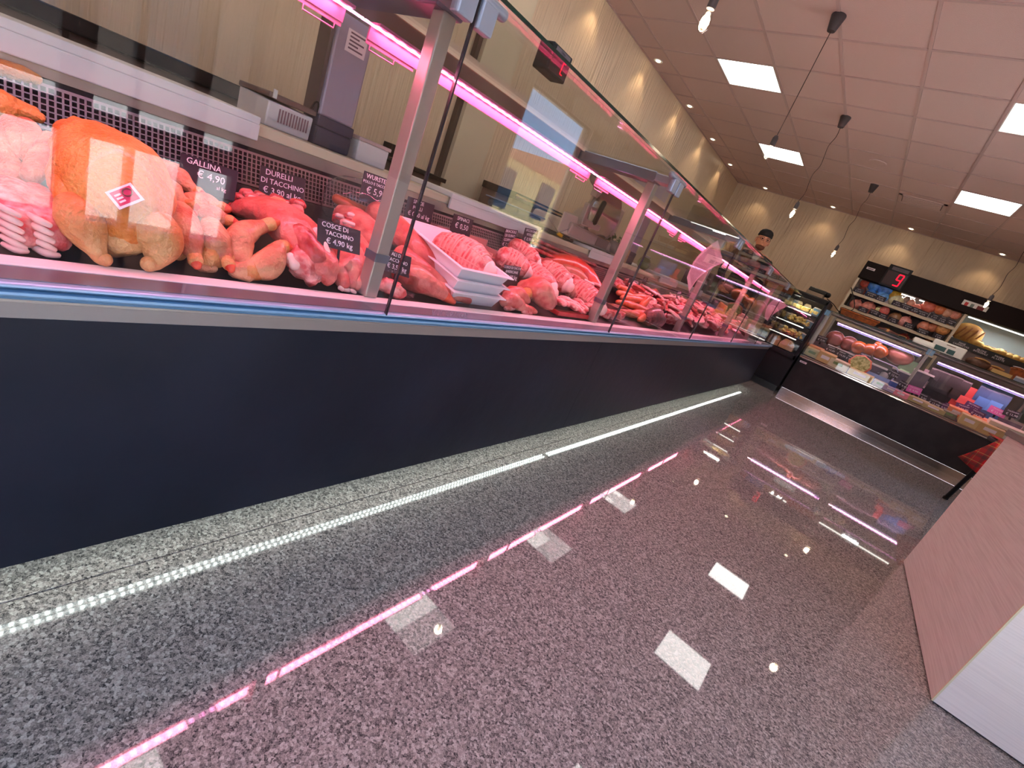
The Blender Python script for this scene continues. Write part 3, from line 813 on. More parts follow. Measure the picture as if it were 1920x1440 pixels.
for i, (y0, y1, h) in enumerate(((5.5, 5.8, .16), (5.9, 6.2, .22))):
    t = thing('storage_box', 'dark box on the far rear worktop, %s from the camera' % ORD[i], 'box', (-1.75, y0, WT))
    obj('body', MB().box((-1.86, y0, WT), (-1.66, y1, WT + h)), mat('box_brown', rgb(92, 66, 58), rough=.6), t, bevel=.006)
    obj('lid', MB().box((-1.87, y0 - .006, WT + h), (-1.65, y1 + .006, WT + h + .014)), mat('box_lid', rgb(130, 100, 88), rough=.5), t, bevel=.003)

# back work counter along the left wall
t = thing('back_work_counter', 'dark work counter with thick black top along the left wall', 'counter', (-3.1, .2, 0))
obj('top', MB().box((-3.375, YF + .05, .90), (-2.82, 1.32, .962)).box((-3.375, 1.32, .9), (-2.82, 2.62, .93)), mat('counter_black', rgb(30, 26, 24), rough=.25), t, bevel=.004)
for k in range(6):
    y = YF + .08 + k * .69
    obj('door', MB().box((-2.87, y, .12), (-2.85, y + .67, .895)), mat('counter_taupe', rgb(120, 98, 84), rough=.5), t, bevel=.003)
obj('body', MB().box((-3.375, YF + .05, 0), (-2.87, 2.62, .9)), mat('counter_taupe', rgb(120, 98, 84)), t)
t = thing('back_sink_unit', 'low dark framed unit against the left wall behind the second board', 'counter', (-3.1, 4, 0))
obj('cabinet', MB().box((-3.285, 3.5, 0), (-2.9, 4.6, 1.0)), mat('counter_taupe', rgb(120, 98, 84)), t)
obj('top', MB().box((-3.285, 3.48, 1.0), (-2.86, 4.62, 1.06)), mat('counter_black', rgb(30, 26, 24)), t, bevel=.004)
obj('edge_trim', MB().box((-2.862, 3.48, 1.03), (-2.855, 4.62, 1.045)), mat('brass_line', rgb(176, 140, 100), rough=.4), t)
t = thing('wall_box', 'small black box on the left wall behind the first glass joint', 'box', (-3.3, 2.5, .97))
obj('body', MB().box((-3.375, 2.42, .931), (-3.26, 2.62, 1.02)), BLACK, t, bevel=.004)
obj('knob', MB().tube([(-3.26, 2.58, .985), (-3.24, 2.58, .985)], .02, 12), BLACK, t, smooth=True)

# queue number display on the counter top
def number_display(name, label, O, w, h, dpt, digit, dc, plate=True, k=1.0):
    """O: frame with x right, y up, z towards viewer; origin at the lower left corner of the face"""
    t = thing(name, label, 'display', O.translation, local=True)
    t.matrix_world = O
    obj('housing', MB().box((0, 0, -dpt), (w, h, 0)), BLACK, t, bevel=.004)
    obj('red_window', MB().box((w * .06, h * .08, 0), (w * .94, h * .72, .002)), mat('dark_red_window', rgb(44, 4, 8), rough=.2), t)
    if plate:
        s = obj('title_plate', MB().box((w * .15, h * .78, 0), (w * .88, h * .93, .0015)), mat('plate_grey', rgb(96, 84, 90), rough=.5), t)
        text('lettering', 'TURNO', h * .1, Matrix.Translation((w * .5, h * .855, .0016)), mat('plate_text', rgb(40, 34, 40)), s)
    cx, cy, s_, th = w * dc, h * .4, h * .13 * k, h * .045 * k
    seg = {'a': ((-1, 2), (1, 2)), 'b': ((1, 2), (1, 0)), 'c': ((1, 0), (1, -2)), 'd': ((-1, -2), (1, -2)), 'e': ((-1, 0), (-1, -2)), 'f': ((-1, 2), (-1, 0)), 'g': ((-1, 0), (1, 0))}
    on = {'9': 'abcdfg', '7': 'abcf', 'C': 'adef'}[digit]
    mb = MB()
    for q in on:
        (x0, y0), (x1, y1) = seg[q]
        sl = .18
        p = lambda x, y: Vector((cx + (x + y * sl * .5) * s_ * .62, cy + y * s_ * .8, .004))
        mb.tube([p(x0, y0) * .5 + p(x1, y1) * .5 + (p(x0, y0) - p(x1, y1)) * .42, p(x0, y0) * .5 + p(x1, y1) * .5 - (p(x0, y0) - p(x1, y1)) * .42], th / 2, 6)
    obj('digit_segments', mb, REDLED, t)
    return t
bl = at(1023, 129, z=1.268)
tr, tl_ = at(1084, 111, x=bl.x), at(1049, 84, x=bl.x)
number_display('queue_display', 'black queue number display with a red digit on top of the meat counter glass', frame(bl, (0, 1, 0), (0, 0, 1)), abs(tr.y - tl_.y), tl_.z - bl.z, .05, 'C', .66)

# ================================================================== MEAT
def deck(px, py, h=0):
    d = _r * ((px - 960) / FPX) + _d * ((py - 720) / FPX) + _f
    t = (.595 - .19 * .945 + h - EYE.z) / (d.z + .19 * d.x)
    return EYE + d * t
def dz(x): return .597 + (-.945 - x) * .19 if x < -.945 else .602
def limb(name, pts, m, parent=None, n=14, sub=4, amp=.003, freq=22, flat=1.0, floor=True, k=1.0):
    P, Q = [], []
    for px, py, x, r in pts:
        p = at(px, py, x=x); rr = sz(r, p) * k
        if floor and x > -1.52: p.z = max(p.z, dz(p.x) + rr * .93)
        P.append(p); Q.append(rr)
    mb = MB().tube(P, Q, n, sub=sub, flat=flat)
    mb.lump(amp, freq, seed=len(name) + int(P[0].y * 97))
    return obj(name, mb, m, parent, smooth='all')
def cut(parent, pts, m=None, r=None):
    a, b = [at(*p[:2], x=p[2]) for p in pts[-2:]]
    rr = sz(pts[-1][3], b) * .92 if r is None else r
    b.z = max(b.z, dz(b.x) + rr)
    d = (b - a).normalized()
    return obj('cut_end', MB().tube([b + d * rr * .5, b + d * rr * .95], [rr * .86, rr * .62], 12).lump(.0012, 60), m or BONE, parent, smooth='all')
def meat(name, label, cat, p, group=None):
    return thing(name, label, cat, p, group)

# orange hen
t = meat('whole_hen', 'big orange whole hen with two legs hanging forward at the left of the counter', 'poultry', at(215, 480, x=-1.02))
limb('body', [(140, 262, -1.2, 34), (176, 292, -1.14, 66), (212, 340, -1.08, 92), (232, 392, -1.01, 80), (240, 432, -.985, 46)], SKIN_OR, t, n=22, amp=.006, freq=14)
limb('breast', [(205, 300, -1.10, 52), (235, 350, -1.045, 66), (240, 405, -1.0, 50)], SKIN_PA, t, n=20, amp=.003, freq=16)  # paler than the body: reflection on the belly is put into the skin colour
limb('neck', [(160, 255, -1.2, 30), (130, 262, -1.17, 24), (118, 285, -1.13, 18)], SKIN_OR, t, amp=.006, freq=40)
limb('wattle', [(122, 262, -1.12, 7), (128, 285, -1.11, 8), (134, 300, -1.1, 5)], BONE, t, amp=.003, freq=60)
LG = [[(138, 388, -1.0, 30), (150, 412, -.98, 38), (166, 444, -.96, 30), (179, 468, -.948, 18), (187, 483, -.943, 12), (196, 493, -.938, 13)], [(255, 420, -1.0, 32), (290, 434, -.968, 42), (301, 464, -.955, 36), (292, 488, -.945, 20), (283, 502, -.94, 13), (277, 510, -.936, 14)]]
for L in LG: limb('leg', L, SKIN_CH if False else SKIN_PA, t, n=16, amp=.002)
limb('vent', [(200, 440, -.99, 26), (225, 455, -.975, 30), (255, 448, -.975, 24)], SKIN_PA, t, amp=.008, freq=45)
limb('wing', [(128, 330, -1.06, 20), (132, 370, -1.02, 24), (140, 400, -1.0, 14)], SKIN_OR, t, amp=.004)
o = at(226, 388, x=-.936)
LM = frame(o, at(256, 376, x=-.936) - o, at(214, 376, x=-.946) - o)
lab = obj('quality_label', MB().box((-.004, -.004, 0), (.034, .029, .0012), LM), PAPER, t)
obj('label_field', MB().box((0, 0, .0012), (.030, .025, .0018), LM), mat('label_magenta', rgb(206, 48, 96), rough=.5), lab)
obj('label_ring', MB().tube([LM @ Vector((.021 + .0065 * math.cos(a * .524), .016 + .0065 * math.sin(a * .524), .0022)) for a in range(13)], .0011, 6, cap=False), mat('label_olive', rgb(120, 66, 60), rough=.5), lab)
for k in range(3): obj('label_bar', MB().box((.003, .004 + k * .006, .0018), (.012, .007 + k * .006, .0023), LM), PAPER, lab)
t = meat('whole_hen', 'orange bird lying behind, at the far left edge under the perforated back', 'poultry', at(30, 225, x=-1.36))
limb('body', [(-40, 190, -1.36, 26), (10, 200, -1.36, 30), (60, 214, -1.36, 14)], SKIN_OR, t, amp=.006)
limb('leg', [(50, 210, -1.34, 12), (75, 222, -1.33, 9)], SKIN_OR, t)
t = meat('whole_hen', 'orange bird showing through the perforated back panel at top left', 'poultry', at(30, 130, x=-1.62))
limb('body', [(-30, 118, -1.535, 14), (30, 135, -1.535, 16), (70, 150, -1.535, 10)], SKIN_OR, t, floor=False)
limb('wing', [(20, 128, -1.532, 8), (60, 142, -1.532, 6)], SKIN_OR, t, floor=False)
# pale wings at far left
for i, L in enumerate(([(20, 232, -1.28, 18), (38, 262, -1.24, 24), (42, 300, -1.2, 20)], [(50, 235, -1.26, 16), (66, 266, -1.22, 21), (62, 300, -1.18, 16)], [(96, 262, -1.2, 15), (82, 296, -1.16, 20), (60, 330, -1.12, 18)], [(4, 250, -1.26, 20), (8, 300, -1.2, 26), (20, 340, -1.15, 22)])):
    t = meat('chicken_wing', 'pale chicken wing left of the orange hen, ' + ORD[i] + ' in the heap', 'poultry', at(L[1][0], L[1][1] + 20, x=L[1][2]), 'pale wings')
    limb('upper_joint', L[:2] + [(L[1][0] + 3, L[1][1] + 8, L[1][2], L[1][3] * .9)], SKIN_CH, t)
    limb('lower_joint', L[1:], SKIN_CH, t)
# rib racks
for i, (dx, dy, dxx) in enumerate(((0, 0, 0), (58, 18, .0))):
    t = meat('rib_piece', ['pink trimmed rib piece at the far left edge', 'pink trimmed rib piece against the orange hen'][i], 'meat', at(30 + dx, 470 + dy, x=-1), 'pink rib pieces')
    limb('slab', [(10 + dx, 350 + dy, -1.1, 34), (22 + dx, 400 + dy, -1.04, 44), (38 + dx, 445 + dy, -.99, 40), (50 + dx, 475 + dy, -.975, 22)], PORK, t, n=18, flat=.6, amp=.006)
    for k in range(6):
        y = 395 + dy + k * 15
        limb('rib', [(-8 + dx + k * 3, y - 12, -.99 + k * .004, 5), (14 + dx + k * 3, y, -.965 + k * .002, 6.5), (34 + dx + k * 3, y + 10, -.962 + k * .001, 5)], FAT, t, n=8, sub=3, amp=.0015)
# drumsticks and thigh heap
DR = [
 ('raw chicken drumstick with red cut end, left of the pair in front', [(335, 400, -1.06, 24), (348, 434, -1.01, 29), (358, 460, -.985, 22), (364, 478, -.97, 12), (367, 490, -.958, 13)], SKIN_CH),
 ('raw chicken drumstick with red cut end, right of the pair in front', [(396, 425, -1.04, 20), (404, 452, -1.0, 26), (416, 472, -.985, 19), (425, 486, -.97, 11), (430, 497, -.958, 12)], SKIN_CH),
 ('pale drumstick behind the front pair pointing right', [(292, 350, -1.16, 24), (318, 364, -1.13, 26), (338, 376, -1.115, 14), (352, 382, -1.1, 9), (360, 386, -1.095, 11)], SKIN_CH),
 ('pale drumstick just right of the hen, lying lower', [(268, 378, -1.14, 20), (298, 394, -1.11, 27), (328, 402, -1.095, 16), (345, 402, -1.085, 9), (354, 402, -1.08, 11)], SKIN_CH),
 ('pale drumstick at the top of the heap under the first price card', [(305, 318, -1.24, 20), (332, 334, -1.21, 23), (352, 348, -1.19, 13), (364, 356, -1.18, 8), (372, 360, -1.175, 10)], SKIN_CH),
 ('pale drumstick end at the back of the heap, leftmost', [(290, 306, -1.3, 14), (276, 296, -1.3, 13), (266, 288, -1.3, 8), (260, 283, -1.29, 9)], SKIN_CH),
 ('pale drumstick end at the back of the heap, second from left', [(256, 326, -1.24, 14), (264, 316, -1.24, 13), (271, 309, -1.23, 8), (275, 304, -1.22, 9)], SKIN_CH),
 ('pale drumstick below the first price card', [(362, 380, -1.14, 20), (388, 384, -1.12, 22), (408, 388, -1.105, 11), (417, 390, -1.1, 12)], SKIN_CH),
 ('pale drumstick behind the right front drumstick', [(376, 404, -1.1, 20), (400, 408, -1.08, 22), (422, 412, -1.07, 11), (432, 415, -1.065, 12)], SKIN_CH),
]
for lab, L, m_ in DR:
    t = meat('drumstick', lab, 'poultry', at(L[1][0], L[1][1] + L[1][3], x=L[1][2]), 'raw drumsticks')
    limb('flesh', L[:-1], m_, t, n=18, amp=.0025, freq=30)
    limb('knuckle', L[-2:], SKIN_PA, t, n=12, sub=2, amp=.001)
    cut(t, L)
for i, (px, py, x) in enumerate(((325, 470, -1.0), (390, 505, -.985), (445, 500, -.98), (340, 425, -1.05))):
    t = meat('thigh_piece', 'yellowish chicken thigh under the drumsticks, %s from the left' % ORD[i], 'poultry', at(px, py, x=x), 'chicken thighs')
    limb('flesh', [(px - 14, py - 12, x, 16), (px, py, x, 22), (px + 12, py + 8, x, 14)], SKIN_PA, t, amp=.004)
    limb('skin_fold', [(px - 12, py - 4, x + .012, 8), (px + 10, py + 4, x + .012, 8)], SKIN_CH, t, amp=.004)
# crossed chicken legs
LEGS = [
 ('chicken leg standing upright, yellowish, left of the crossed pair', [(452, 505, -.97, 20), (444, 470, -1.0, 26), (450, 444, -1.02, 25), (472, 430, -1.04, 18), (494, 424, -1.05, 11), (508, 420, -1.05, 13)]),
 ('chicken leg with yellow cut end, right of the crossed pair', [(476, 510, -.965, 22), (500, 502, -.972, 27), (512, 482, -.985, 23), (520, 468, -.995, 15), (527, 462, -1.0, 12), (533, 464, -1.0, 14)]),
 ('chicken leg lying in front of the crossed pair', [(440, 512, -.96, 16), (462, 520, -.957, 20), (484, 514, -.96, 13)]),
]
for lab, L in LEGS:
    t = meat('chicken_quarter', lab, 'poultry', at(L[1][0], L[1][1] + 20, x=L[1][2]), 'chicken legs')
    limb('flesh', L[:-1], SKIN_CH, t, n=18, amp=.003, freq=30)
    limb('knuckle', L[-2:], SKIN_PA, t, sub=2)
    cut(t, L)
# turkey thigh
t = meat('turkey_thigh', 'large pink turkey thigh with torn red end behind the crossed legs', 'poultry', at(560, 500, x=-1.05))
limb('skin_side', [(455, 392, -1.18, 24), (500, 398, -1.15, 38), (545, 425, -1.08, 48), (578, 470, -1.02, 46), (602, 520, -.975, 36), (612, 538, -.965, 20)], mat('turkey_skin', rgb(222, 124, 112), rough=.36, coat=.2, noise_to=rgb(196, 78, 70), nscale=16, bump=.6, bscale=60), t, n=20, flat=.7, amp=.006)
limb('raw_face', [(560, 440, -1.03, 22), (585, 475, -.99, 24), (600, 505, -.968, 20)], REDM, t, amp=.006, freq=40)
limb('torn_end', [(545, 480, -1.0, 18), (565, 495, -.98, 24), (585, 520, -.965, 18)], PORK, t, amp=.012, freq=50)
limb('white_joint', [(542, 482, -.985, 11), (552, 498, -.972, 11)], FAT, t, amp=.002)
limb('loose_skin', [(590, 430, -1.03, 5), (612, 470, -.985, 6), (618, 520, -.962, 5)], FAT, t, amp=.004, freq=50)
# gizzards heap in the back
k = 0
for px, py in ((450, 372), (462, 366), (474, 374), (488, 370), (456, 384), (470, 388), (486, 384), (500, 378), (512, 386), (444, 392), (520, 376), (536, 384), (548, 392), (560, 384)):
    x = -1.24 - random.random() * .08
    p = at(px, py, x=x)
    t = meat('turkey_gizzard', 'dark red glossy gizzard in the heap below the second price card, %s from the left' % ORD[k], 'meat', p, 'gizzards in a heap'); k += 1
    limb('lobe', [(px - 8, py - 3, x, 10), (px + 4, py + 2, x + .01, 12)], LIVER, t, n=10, sub=2, amp=.004, freq=50)
    limb('silver_skin', [(px - 4, py - 4, x + .02, 5), (px + 5, py, x + .02, 6)], FAT if k % 3 == 0 else PORK, t, n=8, sub=2)
t = meat('fat_piece', 'round pink knob of flesh on top of the gizzard heap', 'meat', at(520, 392, x=-1.16))
limb('knob', [(512, 388, -1.16, 18), (526, 390, -1.16, 18)], SKIN_CH, t)
limb('knob', [(550, 394, -1.16, 12), (560, 396, -1.16, 12)], PINKM, t)
# sausages in a clear bag
bagp = at(665, 375, x=-1.40)
t = meat('frankfurter_bag', 'clear plastic bag of frankfurters behind the turkey', 'bag', bagp)
for q in range(5):
    limb('frankfurter', [(630 + q * 14, 372 + q * 6, -1.42 + q * .006, 9), (650 + q * 14, 384 + q * 6, -1.40, 10), (668 + q * 13, 402 + q * 5, -1.38, 8)], SAUS, t, n=10, amp=.001)
bag = MB().tube([at(620, 390, x=-1.42), at(648, 376, x=-1.42), at(690, 392, x=-1.4), at(722, 420, x=-1.38)], [.03, .075, .075, .04], 18, sub=4).lump(.012, 30, 3)
obj('plastic_film', bag, PBAG, t, smooth='all')
# turkey drumsticks between thigh and the post
TD = [
 ('thick pink turkey drumstick running behind the first post', [(640, 402, -1.34, 18), (668, 416, -1.29, 25), (694, 442, -1.22, 26), (706, 480, -1.14, 22)]),
 ('dark turkey drumstick under the turkey thigh price card', [(634, 470, -1.12, 26), (648, 500, -1.06, 30), (650, 530, -1.0, 24), (652, 552, -.97, 13)]),
 ('turkey drumstick with round red knuckle left of the post', [(660, 470, -1.16, 24), (672, 500, -1.08, 24), (668, 528, -1.0, 18), (664, 552, -.965, 12)]),
 ('brown turkey drumstick lying against the torn thigh', [(622, 490, -1.05, 12), (632, 520, -1.0, 18), (642, 548, -.965, 12)]),
]
for lab, L in TD:
    t = meat('turkey_drumstick', lab, 'poultry', at(L[1][0], L[1][1] + 20, x=L[1][2]), 'turkey drumsticks')
    limb('flesh', L, PINKM, t, n=18, amp=.003)
    limb('tendon', [(L[-1][0] - 5, L[-1][1] - 8, L[-1][2] + .012, 4), (L[-1][0], L[-1][1], L[-1][2] + .012, 4)], FAT, t, n=8)
for i, (px, py, x) in enumerate(((640, 412, -1.3), (655, 424, -1.26), (662, 410, -1.28))):
    t = meat('trimming', 'small pink meat trimming behind the turkey price card, %s from the left' % ORD[i], 'meat', at(px, py, x=x), 'trimmings')
    limb('flesh', [(px - 8, py - 4, x, 10), (px + 8, py + 4, x, 12)], PORK, t, amp=.006, freq=50)
    limb('fat_edge', [(px - 8, py - 9, x + .01, 4), (px + 8, py - 2, x + .01, 4)], FAT, t, n=8)
# pale shanks
SH = [
 ('long pink shank at the top pointing to the lower tray', [(705, 400, -1.34, 28), (748, 436, -1.24, 31), (790, 476, -1.14, 27), (830, 512, -1.07, 19), (857, 530, -1.04, 11), (873, 545, -1.02, 7)]),
 ('pink shank branching right with its tip against the upper tray', [(785, 470, -1.2, 24), (822, 494, -1.13, 20), (852, 510, -1.09, 14), (870, 518, -1.07, 8), (885, 523, -1.05, 8)]),
 ('pink shank lying in front with tapered tip', [(748, 512, -1.04, 20), (776, 522, -1.01, 30), (808, 538, -.98, 24), (834, 555, -.962, 13), (850, 567, -.955, 7)]),
 ('dark shank tucked behind the front one', [(800, 545, -1.02, 18), (832, 556, -.995, 16), (860, 564, -.98, 11), (877, 571, -.97, 8)]),
 ('shank in the middle of the pile', [(752, 478, -1.12, 24), (790, 508, -1.06, 26), (826, 534, -1.02, 18), (852, 550, -1.0, 11), (864, 558, -.99, 8)]),
]
SHM = mat('pale_shank', rgb(218, 132, 116), rough=.38, coat=.2, noise_to=rgb(184, 78, 70), nscale=14, bump=.7, bscale=45)
for lab, L in SH:
    t = meat('shank', lab, 'meat', at(L[1][0], L[1][1] + 20, x=L[1][2]), 'pale shanks')
    limb('flesh', L[:-1], SHM, t, n=18, amp=.004, freq=18, k=.82)
    limb('tip', L[-2:], BONE if 'dark' not in lab else SHM, t, sub=2, amp=.001, k=.82)
t = meat('meat_tub', 'small clear-sided pack of diced pink meat at the first glass joint', 'meat pack', at(735, 545, x=-.96))
limb('diced_meat', [(712, 540, -.985, 12), (728, 545, -.97, 16), (748, 556, -.955, 12)], PORK, t, amp=.008, freq=60)
obj('pack_wall', MB().box((-1.0, .80, .605), (-.955, .90, .665)), PBAG, t)
# white trays
TRM = mat('white_tray', rgb(236, 232, 236), rough=.35)
for k in range(3):
    z = .6025 + k * .036
    x0, x1, y0, y1 = -1.30, -.968, 1.05, 1.28
    t = thing('white_tray', 'white plastic tray, %s of the stack of three beside the pink shanks' % ['lowest', 'middle', 'topmost'][k], 'tray', (-1.13, 1.165, z), 'stacked white trays', local=True)
    t.matrix_world = Matrix.Translation((-1.13, 1.165, z + .012)) @ Matrix.Rotation(R(8.5), 4, 'Y')
    hx, hy, H = (x1 - x0) / 2, (y1 - y0) / 2, .05
    def ringv(s, zz): return [(-hx * s, -hy * s, zz), (hx * s, -hy * s, zz), (hx * s, hy * s, zz), (-hx * s, hy * s, zz)]
    v = ringv(.9, 0) + ringv(1, H) + ringv(.975, H) + ringv(.88, .003)
    f = [(3, 2, 1, 0)] + [(a * 4 + i, a * 4 + (i + 1) % 4, a * 4 + 4 + (i + 1) % 4, a * 4 + 4 + i) for a in range(3) for i in range(4)] + [(12, 13, 14, 15)]
    obj('shell', MB().add(v, f), TRM, t, bevel=.002)
    r_ = MB()
    for a, b in (((-hx - .012, -hy - .012), (hx + .012, -hy + .004)), ((-hx - .012, hy - .004), (hx + .012, hy + .012)), ((-hx - .012, -hy), (-hx + .004, hy)), ((hx - .004, -hy), (hx + .012, hy))):
        r_.box((a[0], a[1], H - .001), (b[0], b[1], H + .003))
    obj('rim', r_, TRM, t, bevel=.0015)
# netted roasts
def roast(label, L, bands, m_=PORK):
    t = meat('netted_roast', label, 'roast', at(L[1][0], L[1][1] + L[1][3], x=L[1][2]), 'netted roasts')
    P, Q = [], []
    for px, py, x, r in L:
        p = at(px, py, x=x); rr = sz(r, p); P.append(p); Q.append(rr)
    lift = max([dz(p.x) + r * .9 - p.z for p, r in zip(P, Q)] + [0]) if 'tray' not in label else 0
    for p in P: p.z += lift
    obj('meat', MB().tube(P, Q, 22, sub=5).lump(.002, 22, bands), m_, t, smooth='all')
    nb = MB()
    N = len(P) - 1
    for k in range(bands):
        u = (k + .5) / bands * N; i = min(int(u), N - 1); f = u - i
        c = P[i].lerp(P[i + 1], f); r = Q[i] * (1 - f) + Q[i + 1] * f
        d = (P[i + 1] - P[i]).normalized(); a = d.orthogonal().normalized(); b = d.cross(a)
        nb.tube([c + (a * math.cos(w * math.pi / 10) + b * math.sin(w * math.pi / 10)) * (r * 1.0) for w in range(21)], .004, 6, cap=False)
    d = (P[-1] - P[0]).normalized(); a = d.orthogonal().normalized(); b = d.cross(a)
    for w in range(8):
        e = a * math.cos(w * math.pi / 4) + b * math.sin(w * math.pi / 4)
        nb.tube([p + e * q * 1.0 for p, q in zip(P, Q)], .0022, 5, sub=3)
    obj('net', nb, NETM, t, smooth='all')
    obj('end_face', MB().tube([P[-1] + d * Q[-1] * .55, P[-1] + d * Q[-1] * .82], [Q[-1] * .8, Q[-1] * .5], 14).lump(.003, 50), DEEP if m_ is DEEP else FAT, t, smooth='all')
roast('big netted rolled roast lying on the white trays', [(832, 462, -1.2, 27), (858, 474, -1.15, 33), (885, 488, -1.09, 33), (906, 502, -1.04, 24)], 11)
roast('netted roast with grey end right of the black price card on olive stand', [(988, 512, -1.2, 22), (1005, 525, -1.15, 26), (1022, 540, -1.09, 25)], 7)
roast('netted roast lying behind the grey-ended one, towards the back', [(1022, 505, -1.25, 18), (1040, 516, -1.2, 22), (1056, 530, -1.14, 20)], 7)
roast('netted roast at the front beside the second glass post', [(1072, 548, -1.14, 20), (1092, 562, -1.08, 24), (1112, 578, -1.01, 22)], 8)
roast('small netted roast between the white trays and the price cards', [(945, 482, -1.25, 20), (962, 492, -1.22, 22), (980, 505, -1.18, 18)], 6)
roast('netted roast standing behind the price cards near the back', [(965, 462, -1.36, 16), (982, 474, -1.33, 18), (998, 490, -1.28, 18)], 6)
# pale chicken pieces and small bits right of the trays
CH = [('chicken', 'pale boned chicken thigh with a hole, front right of the white trays', [(985, 540, -1.06, 22), (1005, 556, -1.02, 34), (1020, 572, -.985, 26)], PINKM),
      ('chicken', 'pink chicken breast piece touching the white trays', [(940, 585, -.975, 14), (952, 578, -.975, 20), (966, 586, -.97, 14)], PINKM),
      ('chicken', 'pink chicken breast piece below the olive stand', [(955, 552, -1.03, 16), (966, 560, -1.02, 20), (980, 566, -1.01, 14)], PINKM),
      ('chicken', 'narrow chicken strip lying in front of the boned thigh', [(965, 588, -.965, 9), (982, 592, -.96, 10), (998, 594, -.957, 6)], PINKM),
      ('chicken', 'yellowish chicken skin piece right of the olive stand', [(972, 560, -1.0, 10), (990, 548, -1.02, 12), (1000, 538, -1.04, 8)], SKIN_PA)]
for nm, lab, L, m_ in CH:
    t = meat('chicken_piece', lab, 'poultry', at(L[1][0], L[1][1] + 15, x=L[1][2]), 'boned chicken pieces')
    limb('flesh', L, m_, t, n=14, amp=.005, freq=35, flat=.75)
    limb('fold', [(L[1][0] - 5, L[1][1] + 2, L[1][2] + .012, 5), (L[1][0] + 8, L[1][1] + 8, L[1][2] + .01, 5)], BONE if 'hole' in lab else PORK, t, n=8, amp=.003)
# diced strips on a red tray
p = deck(1065, 592, .0)
t = thing('red_tray', 'red plastic tray under strips of meat beside the second post', 'tray', p)
obj('base', MB().box((-1.10, 1.68, .602), (-.965, 2.0, .61)), mat('red_tray', rgb(196, 36, 44), rough=.3), t, bevel=.004)
obj('rim', MB().box((-.966, 1.675, .604), (-.958, 2.005, .622)).box((-1.10, 1.672, .604), (-.958, 1.68, .622)), mat('red_tray', rgb(196, 36, 44)), t, bevel=.002)
for k in range(16):
    y = 1.70 + (k % 8) * .037; x = -1.0 - (k // 8) * .05
    a = random.uniform(-.5, .5)
    t = meat('meat_strip', 'curled meat strip on the red tray, %s in its %s row' % (ORD[k % 8], ['front', 'back'][k // 8]), 'meat', (x, y, .615), 'strips on the red tray')
    d = Vector((math.cos(a) * .035, math.sin(a) * .035, random.uniform(-.003, .012)))
    c = Vector((x, y, .63 + random.random() * .018))
    obj('lean', MB().tube([c - d, c + Vector((0, 0, .008)), c + d], [.012, .016, .012], 10, sub=3, flat=.6).lump(.004, 50, k), PORK, t, smooth='all')
    obj('fat_rim', MB().tube([c - d + Vector((0, .008, .008)), c + Vector((0, .01, .016)), c + d + Vector((0, .008, .008))], .0045, 8, sub=3), FAT, t, smooth='all')
# red haunch and dark slices towards the back
t = meat('red_haunch', 'long red haunch of meat behind the netted roasts, tapering to the post', 'meat', at(1080, 520, x=-1.3))
limb('flesh', [(1030, 490, -1.42, 12), (1060, 496, -1.40, 20), (1090, 512, -1.34, 20), (1112, 530, -1.26, 14), (1126, 545, -1.2, 8)], mat('haunch_red', rgb(214, 84, 62), rough=.28, coat=.5, noise_to=rgb(190, 60, 50), nscale=10, bump=.2, bscale=40), t, n=16, amp=.005)
limb('dark_end', [(1058, 505, -1.33, 10), (1080, 516, -1.29, 14), (1095, 526, -1.25, 9)], mat('skin_brown', rgb(186, 116, 92), rough=.3, coat=.4), t)
for k in range(9):
    px, py = 1008 + k * 12, 456 + k * 5.2
    t = meat('dark_cut', 'dark red beef slice in the row along the back, %s from the left' % ORD[k], 'meat', at(px, py + 12, x=-1.45), 'dark beef slices along the back')
    for j in range(3):
        limb('slice', [(px - 8, py - 8 + j * 9, -1.46 + j * .02, 5), (px + 10, py + j * 9, -1.45 + j * .02, 5.5)], [DEEP, DEEP, REDM][j], t, n=8, sub=2, flat=.7)
# tubs with red-brown contents near the back left of joint one
for i, (px, py) in enumerate(((800, 440), (850, 455), (900, 470))):
    p = at(px, py, x=-1.4)
    t = thing('meat_tray', 'shallow reddish tray against the perforated back, %s from the first post' % ORD[i], 'tray', p, 'reddish trays at the back')
    y = p.y
    z = dz(-1.3) + .012
    obj('tray_wall', MB().box((-1.48, y - .11, z + .03), (-1.47, y + .11, z + .075)).box((-1.29, y - .11, z - .01), (-1.28, y + .11, z + .035)).box((-1.48, y - .115, z), (-1.28, y - .108, z + .05)).box((-1.48, y + .108, z), (-1.28, y + .115, z + .05)), mat('rose_tray', rgb(220, 150, 144), rough=.3), t, bevel=.002)
    obj('minced_meat', MB().box((-1.47, y - .105, z - .0), (-1.29, y + .105, z + .03)).lump(.01, 40, i), mat('mince', rgb(150, 56, 40), rough=.4, coat=.3, noise_to=rgb(196, 96, 70), nscale=60, bump=.6, bscale=150), t)
# orange sausages past the second joint
k = 0
for px, py, a, L in ((1176, 555, 20, 18), (1188, 562, 10, 22), (1200, 558, 5, 18), (1180, 572, 15, 22), (1196, 578, 20, 22), (1206, 572, -50, 14), (1186, 590, 15, 22), (1204, 598, -45, 14), (1172, 545, 30, 14), (1196, 588, 0, 14)):
    x = -1.0 - (600 - py) * .0045
    t = meat('sausage', 'orange raw sausage past the second glass joint, %s of the tangle' % ORD[k], 'sausage', at(px, py, x=x), 'orange sausages'); k += 1
    ca, sa = math.cos(R(a)), math.sin(R(a))
    limb('link', [(px - L * ca, py - L * sa, x, 5), (px, py - 1, x + .004, 7.5), (px + L * ca, py + L * sa, x, 5)], SAUS, t, n=10)
    limb('knot', [(px + L * ca, py + L * sa, x, 2.5), (px + (L + 4) * ca, py + (L + 4) * sa, x, 2)], SKIN_PA, t, n=6, sub=1)
